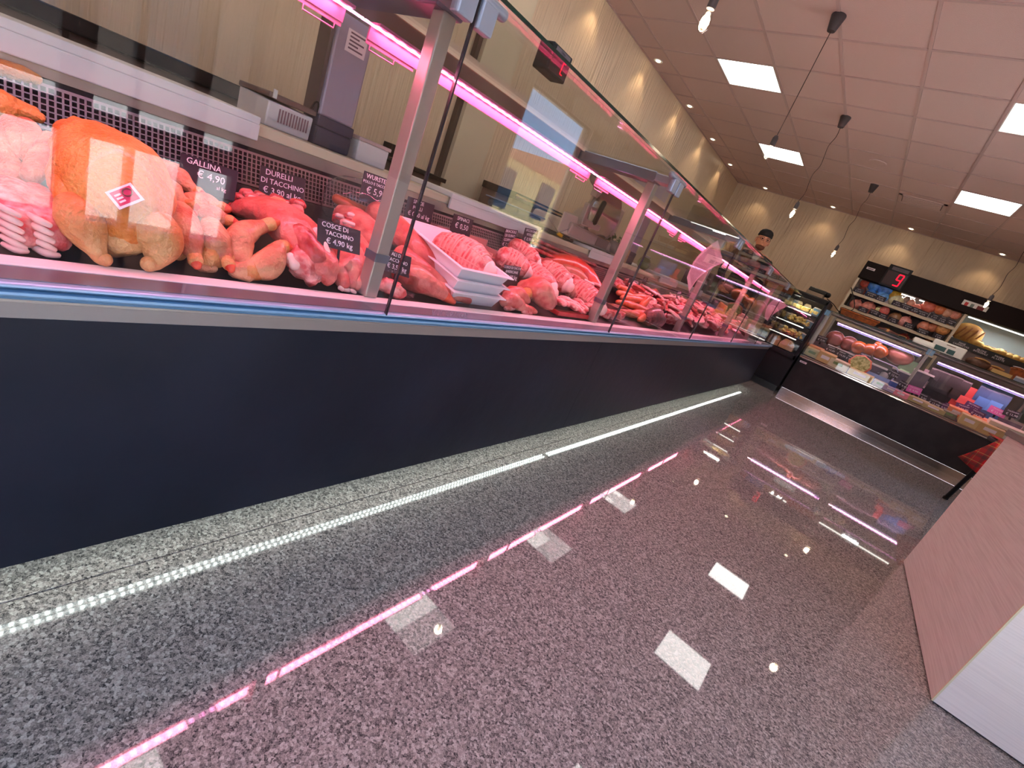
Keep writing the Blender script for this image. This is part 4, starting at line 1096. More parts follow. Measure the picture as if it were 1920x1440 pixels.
t = meat('dark_meat_bowl', 'dark brown heap of meat in front of the pink chops', 'meat', at(1222, 595, x=-.99))
limb('heap', [(1214, 600, -.985, 14), (1226, 596, -.99, 18), (1236, 602, -.985, 12)], mat('brown_heap', rgb(92, 50, 50), rough=.35, coat=.4, noise_to=rgb(140, 70, 64), nscale=50, bump=.6, bscale=120), t, amp=.008, freq=50)
limb('heap_top', [(1220, 590, -.99, 8), (1230, 590, -.99, 8)], mat('brown_heap', rgb(92, 50, 50)), t, amp=.008, freq=60)
t = meat('glass_tub', 'small clear tub of pink cubes right behind the second joint', 'tub', at(1160, 590, x=-.97))
p = at(1158, 592, x=-.985)
obj('tub_wall', MB().box((-1.03, p.y - .12, .605), (-.965, p.y + .1, .68)), PBAG, t)
for q in range(6): obj('cube', MB().box((-.02, -.02, -.016), (.02, .02, .016), Matrix.Translation((-1.0, p.y - .1 + q * .034, .626 + .012 * (q % 2))) @ Matrix.Rotation(q, 4, 'Z')).lump(.003, 40, q), PORK, t, bevel=.004)
# heaps of pink chops further on: individual slices in two zones
chop_protos = []
for v_ in range(5):
    rr = random.Random(v_ + 3)
    t = thing('pork_chop', 'proto', 'meat', (0, 0, 0), local=True)
    n = 14
    out = [(.055 * math.cos(a * 6.283 / n) * (1 + .25 * rr.uniform(-1, 1)), .034 * math.sin(a * 6.283 / n) * (1 + .25 * rr.uniform(-1, 1))) for a in range(n)]
    a_ = obj('lean', MB().prism(out, -.007, .007, axis='z').lump(.004, 30, v_), [PORK, PINKM, REDM, PORK, PINKM][v_], t, smooth=True, bevel=0)
    b_ = obj('fat_rim', MB().tube([(x * 1.02, y * 1.02, 0) for x, y in out[:n // 2 + 1]], .0075, 8, sub=2).lump(.002, 40, v_), FAT, t, smooth='all')
    chop_protos.append(t)
def chop(v_, M, label, group):
    pr = chop_protos[v_]
    if not pr.get('used'):
        pr['used'] = 1; c = pr
    else:
        c = pr.copy(); COL.objects.link(c)
        for ch in [q for q in pr.children]:
            d = ch.copy(); COL.objects.link(d); d.parent = c
    c.matrix_world = M; c['label'] = label; c['group'] = group
ZN = [(2.95, 4.05, 120, 'pink meat slice in the heap between the second and third glass posts'), (4.1, 5.15, 96, 'pink meat slice in the heap beyond the third glass post'), (2.05, 2.5, 10, 'pink meat slice lying behind the orange sausages'), (5.2, 5.7, 14, 'pink meat slice in the last heap by the far cheeses')]
for a, b, n_, lab in ZN:
    for q in range(n_):
        y = random.uniform(a, b); u = random.random()
        x = -1.0 - u * .42
        if lab.endswith('sausages'): x = -1.2 - u * .2
        if n_ > 60 and x > -1.12 and y < 3.1: x -= .15
        z = dz(x) + .02 + random.random() * .085 * (1 - abs(u - .45)) + (.02 if n_ > 60 else 0)
        M = Matrix.Translation((x, y, z)) @ Matrix.Rotation(random.uniform(0, 6.28), 4, 'Z') @ Matrix.Rotation(random.uniform(-.7, .7), 4, 'X') @ Matrix.Rotation(random.uniform(-.5, .5), 4, 'Y')
        chop(random.randrange(5), M, lab, lab.replace('slice', 'slices'))
for pr in chop_protos: pr.pop('used', None)
# far end of the meat counter: wrapped cheeses and packs
YEL = mat('pale_cheese', rgb(226, 190, 120), rough=.45, noise_to=rgb(238, 210, 150), nscale=12)
for i, (px, py, w, h, c) in enumerate(((1352, 578, 14, 14, (206, 160, 84)), (1370, 590, 16, 16, (214, 190, 150)), (1392, 598, 14, 14, (220, 200, 176)), (1412, 606, 16, 14, (224, 196, 160)), (1384, 612, 18, 10, (226, 170, 150)), (1406, 618, 16, 10, (232, 206, 176)))):
    x = -1.28 + .05 * (i % 3) + (.1 if i > 3 else 0)
    p = at(px, py, x=x)
    p.y = min(p.y, 6.45); p.z = max(p.z, dz(x) + .05)
    a = sz(w, p) * .6
    t = thing('cheese_pack', 'wrapped pale cheese block at the far end of the meat counter, %s from the left' % ORD[i], 'cheese', p, 'far wrapped cheeses')
    z0 = dz(p.x + .05) + .008
    obj('block', MB().prism([(p.x - .05, z0), (p.x + .05, z0), (p.x + .045, p.z + .04), (p.x - .03, p.z + .06)], p.y - a, p.y + a), mat('cheese_%d' % i, rgb(*c), rough=.4), t, bevel=.004)
    obj('wrap_label', MB().box((p.x + .048, p.y - a * .6, z0 + .02), (p.x + .051, p.y + a * .5, z0 + .05)), PAPER if i % 2 else TAGM, t)

# ------------------------------------------------------------------ price cards
def card(px, py, x, w, h, lines, label, tilt=18, yaw=0, roll=0, stand=True, cm=None):
    c = at(px, py, x=x)
    M = Matrix.Translation(c) @ Matrix.Rotation(R(yaw), 4, 'Z') @ Matrix(((0, 0, 1, 0), (1, 0, 0, 0), (0, 1, 0, 0), (0, 0, 0, 1))) @ Matrix.Rotation(R(-tilt), 4, 'X') @ Matrix.Rotation(R(roll), 4, 'Z')
    t = thing('price_card', label, 'price tag', c, 'handwritten black price cards', local=True)
    t.matrix_world = M
    obj('card', MB().box((-w / 2, -h / 2, -.0012), (w / 2, h / 2, .0)), cm or TAGM, t)
    y = h * .5
    for s, size, dx in lines:
        y -= size * .62
        text('handwriting', s, size, Matrix.Translation((dx, y, .0006)), CHALK, t)
        y -= size * .5
    if stand: obj('spike', MB().tube([(0, -h / 2, -.002), (0, -h / 2 - .03, -.006)], .003, 6), BLACK, t)
    return t
card(392, 334, -1.20, .112, .066, [('GALLINA', .0165, -.012), ('€ 4,90', .021, .004), ('al kg', .011, .026)], 'black price card reading GALLINA 4,90 above the pale drumsticks', tilt=10, roll=-2)
card(530, 354, -1.36, .125, .086, [('DURELLI', .02, -.012), ('DI TACCHINO', .0185, 0), ('€ 3,90 al kg', .022, .0)], 'black price card reading DURELLI DI TACCHINO 3,90 at the back', tilt=12)
card(637, 445, -1.0, .112, .058, [('COSCE DI', .0155, -.012), ('TACCHINO', .014, .0), ('€ 4,90 kg', .018, .0)], 'black price card reading COSCE DI TACCHINO 4,90 lying on the turkey', tilt=26, roll=-3)
card(706, 357, -1.36, .112, .088, [('WURSTEL', .019, -.004), ('POLLO E TACCHINO', .0115, 0), ('€ 5,90', .028, 0)], 'black price card reading WURSTEL 5,90 left of the first post', tilt=6)
card(745, 494, -.99, .09, .056, [('ALI DI', .013, -.005), ('TACCHINO', .013, 0), ('€ 3,50 kg', .017, .0)], 'black price card reading TACCHINO 3,50 behind the first glass joint', tilt=22, roll=-6)
card(786, 400, -1.42, .13, .09, [('SPEZIE', .018, -.012), ('POLLI', .018, -.012), ('€ 0,60 al kg', .022, 0)], 'black price card reading SPEZIE POLLI 0,60 right of the first post', tilt=6)
card(866, 424, -1.44, .12, .075, [('SPINACI', .02, 0), ('€ 0,50', .03, 0)], 'black price card reading 0,50 in front of the perforated back', tilt=6)
card(958, 517, -1.06, .10, .072, [('COSCE DI TACCH.', .0125, 0), ('AMERICANE', .014, 0), ('€ 4,90 kg', .020, .0)], 'black price card reading COSCE AMERICANE 4,90 on an olive stand by the trays', tilt=8, roll=3)
t = thing('card_stand', 'olive green stand holding a price card right of the white trays', 'stand', at(965, 545, x=-1.08))
p = at(966, 540, x=-1.075)
obj('block', MB().box((p.x - .02, p.y - .04, p.z - .018), (p.x - .004, p.y + .045, p.z + .012)), mat('olive_stand', rgb(96, 86, 34), rough=.4), t, bevel=.003)
obj('foot', MB().box((p.x - .03, p.y - .02, dz(p.x) + .004), (p.x - .006, p.y + .02, p.z - .016)), mat('olive_stand', rgb(96, 86, 34)), t)
card(953, 455, -1.40, .09, .12, [('BRACIOLE', .017, 0), ('DI SUINO', .017, 0), ('COPPATE', .017, 0), ('€ 7,90 kg', .02, 0)], 'upright black price card with three pink lines near the back', tilt=2, roll=6)
card(992, 449, -1.45, .11, .10, [('SPEZZATINO', .016, 0), ('VITELLO', .017, 0), ('€ 8,90 kg', .022, 0)], 'black price card right of the upright one near the back', tilt=2, roll=4)
card(990, 503, -1.24, .08, .05, [('ROLLE', .014, 0), ('€ 6,90', .018, 0)], 'small purple-black price card pushed into the netted roasts', tilt=10)
card(1096, 505, -1.44, .07, .06, [('€ 9,90', .018, 0)], 'small black price card on the red haunch', tilt=5)
card(1112, 524, -1.36, .09, .05, [('MACINATO', .014, 0)], 'small black price card beside the end of the red haunch', tilt=8)
card(1184, 545, -1.30, .20, .15, [('SALSICCIA', .026, 0), ('€ 7,50', .034, 0)], 'black price card standing behind the orange sausages', tilt=5)
card(1270, 565, -1.24, .10, .16, [('LONZA', .024, 0), ('€ 6,90', .026, 0)], 'narrow dark price card standing in the pink chops', tilt=12, roll=8)
card(1207, 532, -1.42, .08, .1, [('€ 5', .026, 0)], 'small grey price card behind the chops near the wooden box', tilt=4)
card(1340, 572, -1.38, .3, .12, [('OFFERTA', .035, 0)], 'wide dark card below the far short cutting board', tilt=4)

# ================================================================== CHEESE COUNTER (faces the camera, along the back)
CX0, CX1, CY = -.60, XR - .02, 7.72
ct = thing('cheese_display_counter', 'glass cheese and deli counter with charcoal front across the back of the shop', 'display counter', ((CX0 + CX1) / 2, 8.2, 0))
obj('front_panel', MB().box((CX0, CY, .088), (CX1, CY + .02, .555)), CHAR, ct)
obj('carcass', MB().box((CX0, CY + .02, .09), (CX1, 8.75, .5)).box((CX0, 8.38, .5), (CX1, 8.75, .84)), BLACK, ct)
obj('plinth', MB().box((CX0 + .01, CY + .012, 0), (CX1, CY + .03, .088)), MIRRORS, ct)
obj('plinth_light', MB().box((CX0 + .02, CY + .003, .0865), (CX1, CY + .009, .0878)), emis('plinth_glow', (.95, .9, 1, 1), 3), ct)
obj('steel_rail', MB().prism([(CY + .03, .555), (CY - .004, .556), (CY - .016, .566), (CY - .012, .58), (CY - .018, .59), (CY - .006, .602), (CY + .03, .603)], CX0, CX1, axis='x'), MIRRORS, ct)
obj('ledge', MB().prism([(CY + .0, .595), (CY + .075, .60), (CY + .075, .57), (CY, .57)], CX0, CX1, axis='x'), WHITEP, ct)
obj('deck', MB().prism([(CY + .07, .59), (CY + .66, .72), (CY + .66, .70), (CY + .07, .57)], CX0, CX1, axis='x'), mat('deck_steel', rgb(120, 108, 118), rough=.4, metal=.5), ct)
obj('rear_wall', MB().box((CX0, 8.375, .70), (CX1, 8.39, .86)), mat('deck_steel', rgb(120, 108, 118)), ct)
obj('worktop', MB().box((CX0, 8.37, .84), (CX1, 8.8, .87)), STEEL, ct)
CJ = [CX0, .605, 1.81, CX1]
for a, b in zip(CJ, CJ[1:]):
    obj('front_pane', MB().box((a + .002, CY - .004, .6), (b - .002, CY + .002, 1.262)), GLASS, ct)
    obj('top_pane', MB().box((a + .002, CY - .012, 1.262), (b - .002, 8.3, 1.27)), GLASS, ct)
    obj('pane_edge', MB().box((a + .002, CY - .0135, 1.262), (b - .002, CY - .0122, 1.27)), GLASSG, ct)
    lb = obj('lamp_bar', MB().prism([(8.1, 1.178), (8.16, 1.178), (8.16, 1.14), (8.155, 1.14), (8.15, 1.172), (8.1, 1.172)], a + .16, b - .03, axis='x'), ALU, ct)
    obj('led_tape', MB().box((a + .16, 8.105, 1.160), (b - .03, 8.125, 1.1715)), PINKLEDX, lb)
    L = bpy.data.lights.new('lamp_glow', 'AREA'); L.shape = 'RECTANGLE'; L.size = b - a - .2; L.size_y = .03; L.energy = 2.6 * (b - a); L.color = (1, .5, .62)
    lo = bpy.data.objects.new('lamp_glow', L); COL.objects.link(lo); lo.parent = ct
    lo.location = Vector(((a + b) / 2, 8.11, 1.155)) - Vector(ct.location)
for x in CJ[:-1]:
    obj('post', MB().box((x + .0, 8.1, .62), (x + .035, 8.14, 1.26)), STEEL, ct, bevel=.003)
    obj('clamp', MB().box((x - .035, CY + .002, 1.19), (x + .04, CY + .02, 1.26)), ALU, ct, bevel=.003)
    if x > CX0: obj('pane_joint', MB().box((x - .003, CY - .006, .6), (x + .003, CY + .003, 1.262)), STEEL, ct)
obj('end_pane', MB().box((CX0, CY, .6), (CX0 + .006, 8.35, 1.262)), GLASS, ct)
obj('rear_canopy', MB().box((CX0, 8.3, 1.255), (CX1, 8.78, 1.275)), mat('canopy_steel', rgb(176, 164, 164), rough=.35, metal=.6), ct, bevel=.003)
for x in (CX0 + .05, .6, 1.8): obj('canopy_leg', MB().box((x, 8.72, .87), (x + .03, 8.75, 1.255)), STEEL, ct)
s = obj('maker_plate', MB().box((-.565, CY - .002, .50), (-.475, CY + .001, .525)), PAPER, ct)
obj('plate_print', MB().box((-.55, CY - .0028, .508), (-.49, CY - .0018, .516)), INK, s)
CD = lambda y: .594 + (y - CY - .07) * .2203
def mx(c, **k): return mat('col_%d_%d_%d' % c, rgb(*c), rough=k.get('rough', .45), coat=k.get('coat', .1))

def fits(px, y): return at(px, 690, y=y)
# blocks of cheese: px centre, row y, width m, height m, depth m, colour, wrapping label, label text
BL = [
 (1524, 662, 7.90, .19, .10, .14, (196, 190, 130), 'greenish herb cheese block at the left end of the cheese counter'),
 (1536, 646, 8.03, .20, .11, .14, (222, 156, 100), 'orange-rinded cheese block behind the greenish one at the left end'),
 (1551, 668, 7.88, .21, .13, .15, (206, 168, 106), 'tan square cheese block, second in the front row'),
 (1577, 677, 7.88, .24, .10, .16, (222, 206, 170), 'pale cheese block wrapped with a green band, third in the front row'),
 (1613, 704, 7.86, .30, .08, .12, (220, 198, 132), 'long flat pale cheese slab in the front row under the speckled wedge'),
 (1652, 718, 7.86, .16, .07, .11, (176, 168, 150), 'grey-green wrapped cheese right of the long flat slab'),
 (1676, 727, 7.85, .22, .06, .10, (168, 150, 176), 'low lilac wrapped pack near the counter divider'),
 (1690, 738, 7.84, .16, .06, .10, (232, 140, 150), 'pink wrapped pack at the foot of the counter divider'),
 (1727, 744, 7.86, .22, .06, .12, (186, 164, 110), 'flat olive-coloured cheese right of the divider'),
 (1752, 763, 7.85, .24, .05, .12, (176, 158, 104), 'flat olive cheese with a pink card, right bay front'),
 (1780, 776, 7.86, .14, .06, .12, (120, 116, 90), 'small dark greenish cheese in the right bay front'),
 (1819, 787, 7.86, .20, .11, .14, (214, 186, 130), 'beige cheese block with dark top in the right bay'),
 (1838, 796, 7.92, .12, .10, .14, (240, 146, 96), 'orange cheese block between two beige ones'),
 (1856, 806, 7.84, .24, .11, .14, (204, 168, 106), 'large beige cheese block above the red tartan seat'),
 (1860, 778, 8.05, .30, .10, .14, (238, 152, 104), 'orange cheese wedge behind the large beige block'),
 (1899, 790, 7.95, .36, .15, .16, (224, 208, 186), 'big white cheese pack with a brown oval label at the right edge'),
 (1796, 772, 8.02, .22, .10, .12, (236, 146, 96), 'orange cheese block behind the beige one, right bay'),
]
for px, py, y, w, h, d, c, lab in BL:
    p = at(px, py, y=y)
    z0 = CD(y + d / 2) + .003
    t = thing('cheese_block', lab, 'cheese', (p.x, y, z0))
    sk = .02 if 'wedge' in lab else .006
    obj('cheese', MB().prism([(y - d / 2, z0 - d * .2 + .004), (y + d / 2, z0), (y + d / 2 - sk, z0 + h), (y - d / 2 + sk, z0 + h * .92 - .01)], p.x - w / 2, p.x + w / 2, axis='x').lump(.003, 20, px), mx(c), t, bevel=.006)
    obj('label', MB().box((p.x - w * .28, y - d / 2 - .004, z0 + h * .2), (p.x + w * .2, y - d / 2 + .002, z0 + h * .55)), mx((120, 150, 90)) if 'green' in lab else (mx((150, 96, 40)) if 'oval' in lab else PAPER), t)
# herb speckled wedge
p = at(1613, 682, y=8.0)
t = thing('speckled_cheese', 'speckled round cheese leaning with a red rim in the front row', 'cheese', (p.x, 8.0, CD(8.0)))
MW = Matrix.Translation((p.x, 7.97, CD(7.97) + .135)) @ Matrix.Rotation(R(68), 4, 'X')
obj('rim', MB().lathe([(.12, -.03), (.14, -.02), (.14, .02), (.12, .03)], 8, MW), mx((214, 110, 70)), t)
obj('face', MB().lathe([(.001, .033), (.118, .033), (.118, .03)], 8, MW), mat('herb_cheese', rgb(236, 220, 150), rough=.5, noise_to=rgb(150, 140, 60), nscale=30), t)
# hams and rounds at the back
HM = [(1565, 636, .115, (86, 40, 30), 'dark pink ham round at the left of the back row'), (1591, 645, .105, (96, 46, 34), 'ham round with a pale stripe, second in the back row'), (1686, 668, .11, (120, 74, 56), 'pale roast ham lump right of the caramel cheeses')]
for px, py, r, c, lab in HM:
    p = at(px, py, y=8.28)
    z = max(p.z, CD(8.28) + r)
    t = thing('ham', lab, 'ham', (p.x, 8.28, z - r))
    obj('meat', MB().ball((p.x, 8.28, z), (r * (1.5 if 'lump' in lab else 1), r * .8, r), 18).lump(.008, 14, px), mat('ham_%d' % px, rgb(*c), rough=.4, coat=.3, noise_to=rgb(*[min(255, q + 24) for q in c]), nscale=12), t, smooth='all')
    obj('string_band', MB().tube([(p.x + math.cos(a * .4) * r * (1.5 if 'lump' in lab else 1) * 1.01, 8.28, z + math.sin(a * .4) * r * 1.01) for a in range(17)], .004, 6, cap=False), PAPER, t)
for i, (px, py) in enumerate(((1612, 652), (1630, 656), (1650, 658))):
    p = at(px, py, y=8.2); r = .1; z = max(p.z, CD(8.2) + r)
    t = thing('caciocavallo', 'caramel brown pear-shaped cheese in the back row, %s from the left' % ORD[i], 'cheese', (p.x, 8.2, z - r), 'caramel cheeses')
    T = Matrix.Translation((p.x, 8.2, z)) @ Matrix.Rotation(R(70 - 50 * i), 4, 'Y')
    obj('body', MB().lathe([(.001, -.1), (.05, -.092), (.088, -.05), (.092, 0), (.07, .05), (.03, .08), (.022, .1), (.035, .12), (.03, .14), (.001, .145)], 18, T), mat('caramel', rgb(168, 92, 30), rough=.3, coat=.4, noise_to=rgb(130, 64, 24), nscale=10), t, smooth='all')
    obj('string', MB().tube([T @ Vector((.026 * math.cos(a), .026 * math.sin(a), .1)) for a in (0, .8, 1.6, 2.4, 3.2, 4, 4.8, 5.6, 6.3)], .004, 5, cap=False), PAPER, t)
# pink shelf boards, trays
for i, (px, py, w, y) in enumerate(((1588, 661, .5, 8.13), (1641, 684, .3, 8.13), (1693, 697, .24, 8.17), (1733, 699, .22, 8.2))):
    p = at(px, py, y=y); z = max(p.z, CD(y) + .04)
    t = thing('serving_board', 'pink-lit white board in the middle of the cheese counter, %s from the left' % ORD[i], 'board', (p.x, y, CD(y)), 'serving boards')
    obj('board', MB().box((p.x - w / 2, y - .06, z - .012), (p.x + w / 2, y + .07, z + .012)), WHITEP, t, bevel=.003)
    obj('riser', MB().box((p.x - w * .35, y - .03, CD(y) - .002), (p.x + w * .35, y + .03, z - .012)), mat('deck_steel', rgb(120, 108, 118)), t)
p = at(1650, 700, y=7.98)
t = thing('blue_tray', 'pale blue oblong tray in the middle of the front row', 'tray', (p.x, 7.98, CD(7.98)))
z = CD(7.98) + .003
obj('base', MB().prism([(7.9, z - .016), (8.06, z + .02), (8.06, z + .03), (7.9, z - .006)], p.x - .2, p.x + .2, axis='x'), mx((150, 170, 214)), t, bevel=.004)
obj('side_wall', MB().box((p.x - .2, 8.05, z + .01), (p.x + .2, 8.062, z + .1)).box((p.x - .2, 7.9, z), (p.x - .19, 8.06, z + .06)).box((p.x + .19, 7.9, z), (p.x + .2, 8.06, z + .06)), mx((160, 182, 224)), t, bevel=.003)
p = at(1662, 682, y=8.12)
t = thing('clear_box', 'clear arched plastic box of white cheese behind the blue tray', 'box', (p.x, 8.12, CD(8.12)))
z = CD(8.12)
obj('box_shell', MB().prism([(p.x - .16, z + .03), (p.x + .16, z + .03), (p.x + .16, z + .2), (p.x + .12, z + .25), (p.x - .16, z + .25)], 8.1, 8.25, axis='y'), PBAG, t)
obj('rim', MB().tube([(p.x + .16, 8.098, z + .03), (p.x + .16, 8.098, z + .2), (p.x + .12, 8.098, z + .25), (p.x - .16, 8.098, z + .25)], .006, 8), mx((200, 210, 236)), t)
obj('mozzarella', MB().ball((p.x - .06, 8.17, z + .09), (.08, .05, .06), 12).ball((p.x + .05, 8.17, z + .085), (.06, .05, .055), 12), WHITEP, t, smooth='all')
p = at(1677, 716, y=7.9)
t = thing('blue_carton', 'small blue and white carton left of the counter divider', 'carton', (p.x, 7.9, CD(7.9)))
z = CD(7.9)
obj('carton', MB().box((p.x - .045, 7.87, z - .005), (p.x + .045, 7.93, z + .12)), mx((66, 92, 170)), t, bevel=.003)
obj('cap', MB().box((p.x - .04, 7.872, z + .12), (p.x + .04, 7.928, z + .135)), WHITEP, t)
# packets at the back of the right bay
for px, py, w, h, c, lab in ((1819, 738, .26, .16, (196, 60, 56), 'red and yellow packet standing at the back of the right bay'), (1852, 738, .2, .24, (52, 92, 140), 'dark blue packet at the back of the right bay, left of two'), (1876, 745, .2, .24, (60, 104, 150), 'dark blue packet at the back of the right bay, right of two'), (1760, 705, .22, .2, (14, 12, 13), 'black bag at the back of the right bay, first from the divider'), (1782, 714, .22, .2, (16, 13, 14), 'black bag at the back of the right bay, second from the divider'), (1800, 722, .2, .18, (20, 15, 16), 'black bag at the back of the right bay, third from the divider'), (1742, 702, .14, .1, (150, 130, 134), 'grey carton just right of the counter divider'), (1705, 682, .18, .1, (92, 130, 92), 'green leafy packet left of the counter divider')):
    y = 8.28
    p = at(px, py, y=y); z = CD(y) + .004
    t = thing('packet', lab, 'packet', (p.x, y, z))
    top = max(p.z + h / 2, z + h)
    obj('bag', MB().prism([(y - .05, z - .008), (y + .05, z + .012), (y + .03, top * .5 + z * .5), (y + .005, top), (y - .005, top), (y - .045, top * .5 + z * .5)], p.x - w / 2, p.x + w / 2, axis='x').lump(.006, 14, px), mx(c, coat=.4), t, bevel=.004)
    obj('print_panel', MB().box((p.x - w * .3, y - .054, z + (top - z) * .3), (p.x + w * .3, y - .046, z + (top - z) * .6)), mx(tuple(min(255, int(q * 1.5 + 20)) for q in c)), t)
# price cards in the cheese counter
k = 0
for px, py, y, w, pk in ((1541, 636, 8.02, .13, 0), (1558, 655, 8.0, .13, 0), (1578, 664, 8.0, .14, 0), (1594, 672, 8.0, .15, 0), (1622, 669, 8.1, .13, 0), (1676, 702, 8.02, .1, 0), (1714, 731, 7.9, .15, 1), (1730, 744, 7.95, .15, 0), (1752, 755, 7.98, .15, 0), (1768, 762, 7.98, .13, 2), (1782, 765, 8.03, .14, 2), (1806, 765, 8.08, .16, 2), (1824, 763, 8.1, .16, 2), (1832, 776, 8.02, .15, 2), (1870, 772, 8.08, .17, 1), (1898, 776, 8.08, .16, 0), (1694, 722, 7.97, .1, 0)):
    p = at(px, py, y=y)
    t = thing('cheese_card', 'handwritten %s price card in the cheese counter, %s from the left' % (['dark', 'bright pink', 'purple'][pk], ORD[k] if k < 16 else 'last'), 'price tag', p, 'cheese price cards', local=True); k += 1
    t.matrix_world = Matrix.Translation(p) @ Matrix.Rotation(R(72), 4, 'X') @ Matrix.Rotation(R(random.uniform(-6, 6)), 4, 'Z')
    obj('card', MB().box((-w / 2, -.045, -.002), (w / 2, .045, 0)), [TAGM, mat('pink_card', rgb(236, 110, 190), rough=.6), mat('purple_card', rgb(92, 52, 100), rough=.6)][pk], t)
    text('handwriting', random.choice(['€ 12,90', '€ 9,90', '€ 14,50', '€ 16,90']), .035, Matrix.Translation((0, -.015, .001)), CHALK, t)
    text('handwriting', random.choice(['PECORINO', 'CACIOTTA', 'ASIAGO', 'TALEGGIO']), .022, Matrix.Translation((0, .024, .001)), CHALK, t)
    obj('clip', MB().box((-.01, -.08, -.004), (.01, -.045, -.001)), BLACK, t)

# things on top of the cheese counter
CT = 1.276
t = thing('white_counter_scale', 'white weighing scale with blue-green displays on top of the cheese counter', 'scale', (.72, 8.5, CT))
obj('body', MB().prism([(8.36, CT), (8.66, CT), (8.64, CT + .09), (8.44, CT + .1), (8.36, CT + .05)], .42, .66, axis='x'), WHITE, t, bevel=.012)
obj('head', MB().prism([(8.42, CT + .0), (8.5, CT), (8.52, CT + .17), (8.45, CT + .17)], .62, .98, axis='x'), WHITE, t, bevel=.015)
for a, b in ((.66, .78), (.80, .88)):
    obj('screen', MB().prism([(8.418, CT + .04), (8.424, CT + .04), (8.44, CT + .1), (8.434, CT + .1)], a, b, axis='x'), mat('teal_screen', rgb(64, 96, 96), rough=.15), t)
obj('slot', MB().box((.76, 8.444, CT + .13), (.86, 8.452, CT + .145)), mat('slot_brown', rgb(110, 70, 40), rough=.6), t)
WICK = mat('wicker_orange', rgb(176, 92, 26), rough=.6, noise_to=rgb(130, 62, 18), nscale=26, bump=.5, bscale=90)
def basket(label, x0, x1, y0, y1, z, h, inside):
    t = thing('wicker_basket', label, 'basket', ((x0 + x1) / 2, (y0 + y1) / 2, z))
    b = MB()
    v = []
    for s_, zz in ((.82, z), (1, z + h), (.95, z + h), (.78, z + .01)):
        cx, cy, hx, hy = (x0 + x1) / 2, (y0 + y1) / 2, (x1 - x0) / 2 * s_, (y1 - y0) / 2 * s_
        v += [(cx - hx, cy - hy, zz), (cx + hx, cy - hy, zz), (cx + hx, cy + hy, zz), (cx - hx, cy + hy, zz)]
    b.add(v, [(3, 2, 1, 0)] + [(a * 4 + i, a * 4 + (i + 1) % 4, a * 4 + 4 + (i + 1) % 4, a * 4 + 4 + i) for a in range(3) for i in range(4)] + [(12, 13, 14, 15)])
    obj('weave', b, WICK, t, bevel=.006)
    obj('rim', MB().tube([(x0, y0, z + h), (x1, y0, z + h), (x1, y1, z + h), (x0, y1, z + h), (x0, y0, z + h)], .012, 8), WICK, t, smooth=True)
    if inside:
        obj('cloth_lining', MB().box((x0 + .02, y0 + .02, z + h * .5), (x1 - .02, y1 - .02, z + h * .96)).lump(.012, 20, 2), mat('lining', rgb(214, 196, 160), rough=.8, noise_to=rgb(70, 48, 34), nscale=9, lo=.5, hi=.54), t)
    return t
basket('long orange wicker basket with patterned lining on the left end of the cheese counter', -.52, -.02, 8.36, 8.6, CT, .1, 1)
basket('orange wicker basket at the right edge on the cheese counter', 1.46, 1.86, 8.34, 8.6, CT, .16, 0)
obj_t = thing('twine_loop', 'pale twine hanging over the right basket', 'string', (1.6, 8.32, CT + .1))
obj('strand', MB().tube([(1.42, 8.32, CT + .17), (1.5, 8.328, CT + .18), (1.6, 8.326, CT + .15), (1.66, 8.322, CT + .05), (1.76, 8.322, CT + .03), (1.82, 8.326, CT + .14)], .004, 6, sub=5), PAPER, obj_t, smooth=True)
obj('knot', MB().ball((1.6, 8.326, CT + .15), .01, 8), PAPER, obj_t, smooth='all')
t = thing('salami_stick', 'flat cured sausage on a tray on the cheese counter right of the left basket', 'sausage', (.12, 8.45, CT))
obj('sausage', MB().tube([(.02, 8.42, CT + .03), (.12, 8.42, CT + .034), (.24, 8.44, CT + .03)], [.024, .03, .022], 12, sub=4), mat('cured', rgb(120, 56, 36), rough=.4, coat=.3, noise_to=rgb(80, 34, 26), nscale=24), t, smooth='all')
obj('band', MB().tube([(.1, 8.42, CT + .034), (.13, 8.42, CT + .034)], .031, 12, cap=False), mx((200, 130, 60)), t)
for i, (x, c) in enumerate(((.3, (186, 140, 70)), (.42, (150, 60, 40)))):
    t = thing('deli_pack', ['tan', 'red-brown'][i] + ' deli pack on the cheese counter left of the white scale', 'packet', (x, 8.5, CT))
    obj('pack', MB().box((x - .05, 8.44, CT), (x + .05, 8.58, CT + .05)).lump(.004, 20, i), mx(c), t, bevel=.008)
    obj('ticket', MB().box((x - .04, 8.434, CT + .008), (x + .04, 8.438, CT + .045)), TAGM, t)
for i, (x, r, c) in enumerate(((1.16, .11, (70, 36, 20)), (1.33, .09, (120, 76, 36)))):
    t = thing('round_loaf', ['dark brown round loaf on the cheese counter', 'lighter brown round loaf beside the dark one on the cheese counter'][i], 'bread', (x, 8.5, CT))
    obj('loaf', MB().ball((x, 8.5, CT + r * .55), (r * 1.3, r, r * .62), 18).lump(.008, 12, i), mat('crust_%d' % i, rgb(*c), rough=.6, noise_to=rgb(*[min(255, q + 40) for q in c]), nscale=14, bump=.3, bscale=50), t, smooth='all')
    obj('score', MB().tube([(x - r * .7, 8.44, CT + r * 1.05), (x, 8.42, CT + r * 1.15), (x + r * .7, 8.44, CT + r * 1.05)], .008, 6, sub=3), mx((196, 150, 90)), t, smooth=True)
t = thing('cut_cheese_wheel', 'half wheel of pale cheese lying on the cheese counter before the right basket', 'cheese', (1.38, 8.38, CT))
obj('wheel', MB().prism([(1.38 + .1 * math.cos(a * math.pi / 10), 8.36 + .09 * math.sin(a * math.pi / 10)) for a in range(11)], CT + .001, CT + .07, axis='z'), mx((214, 178, 110)), t, bevel=.005)
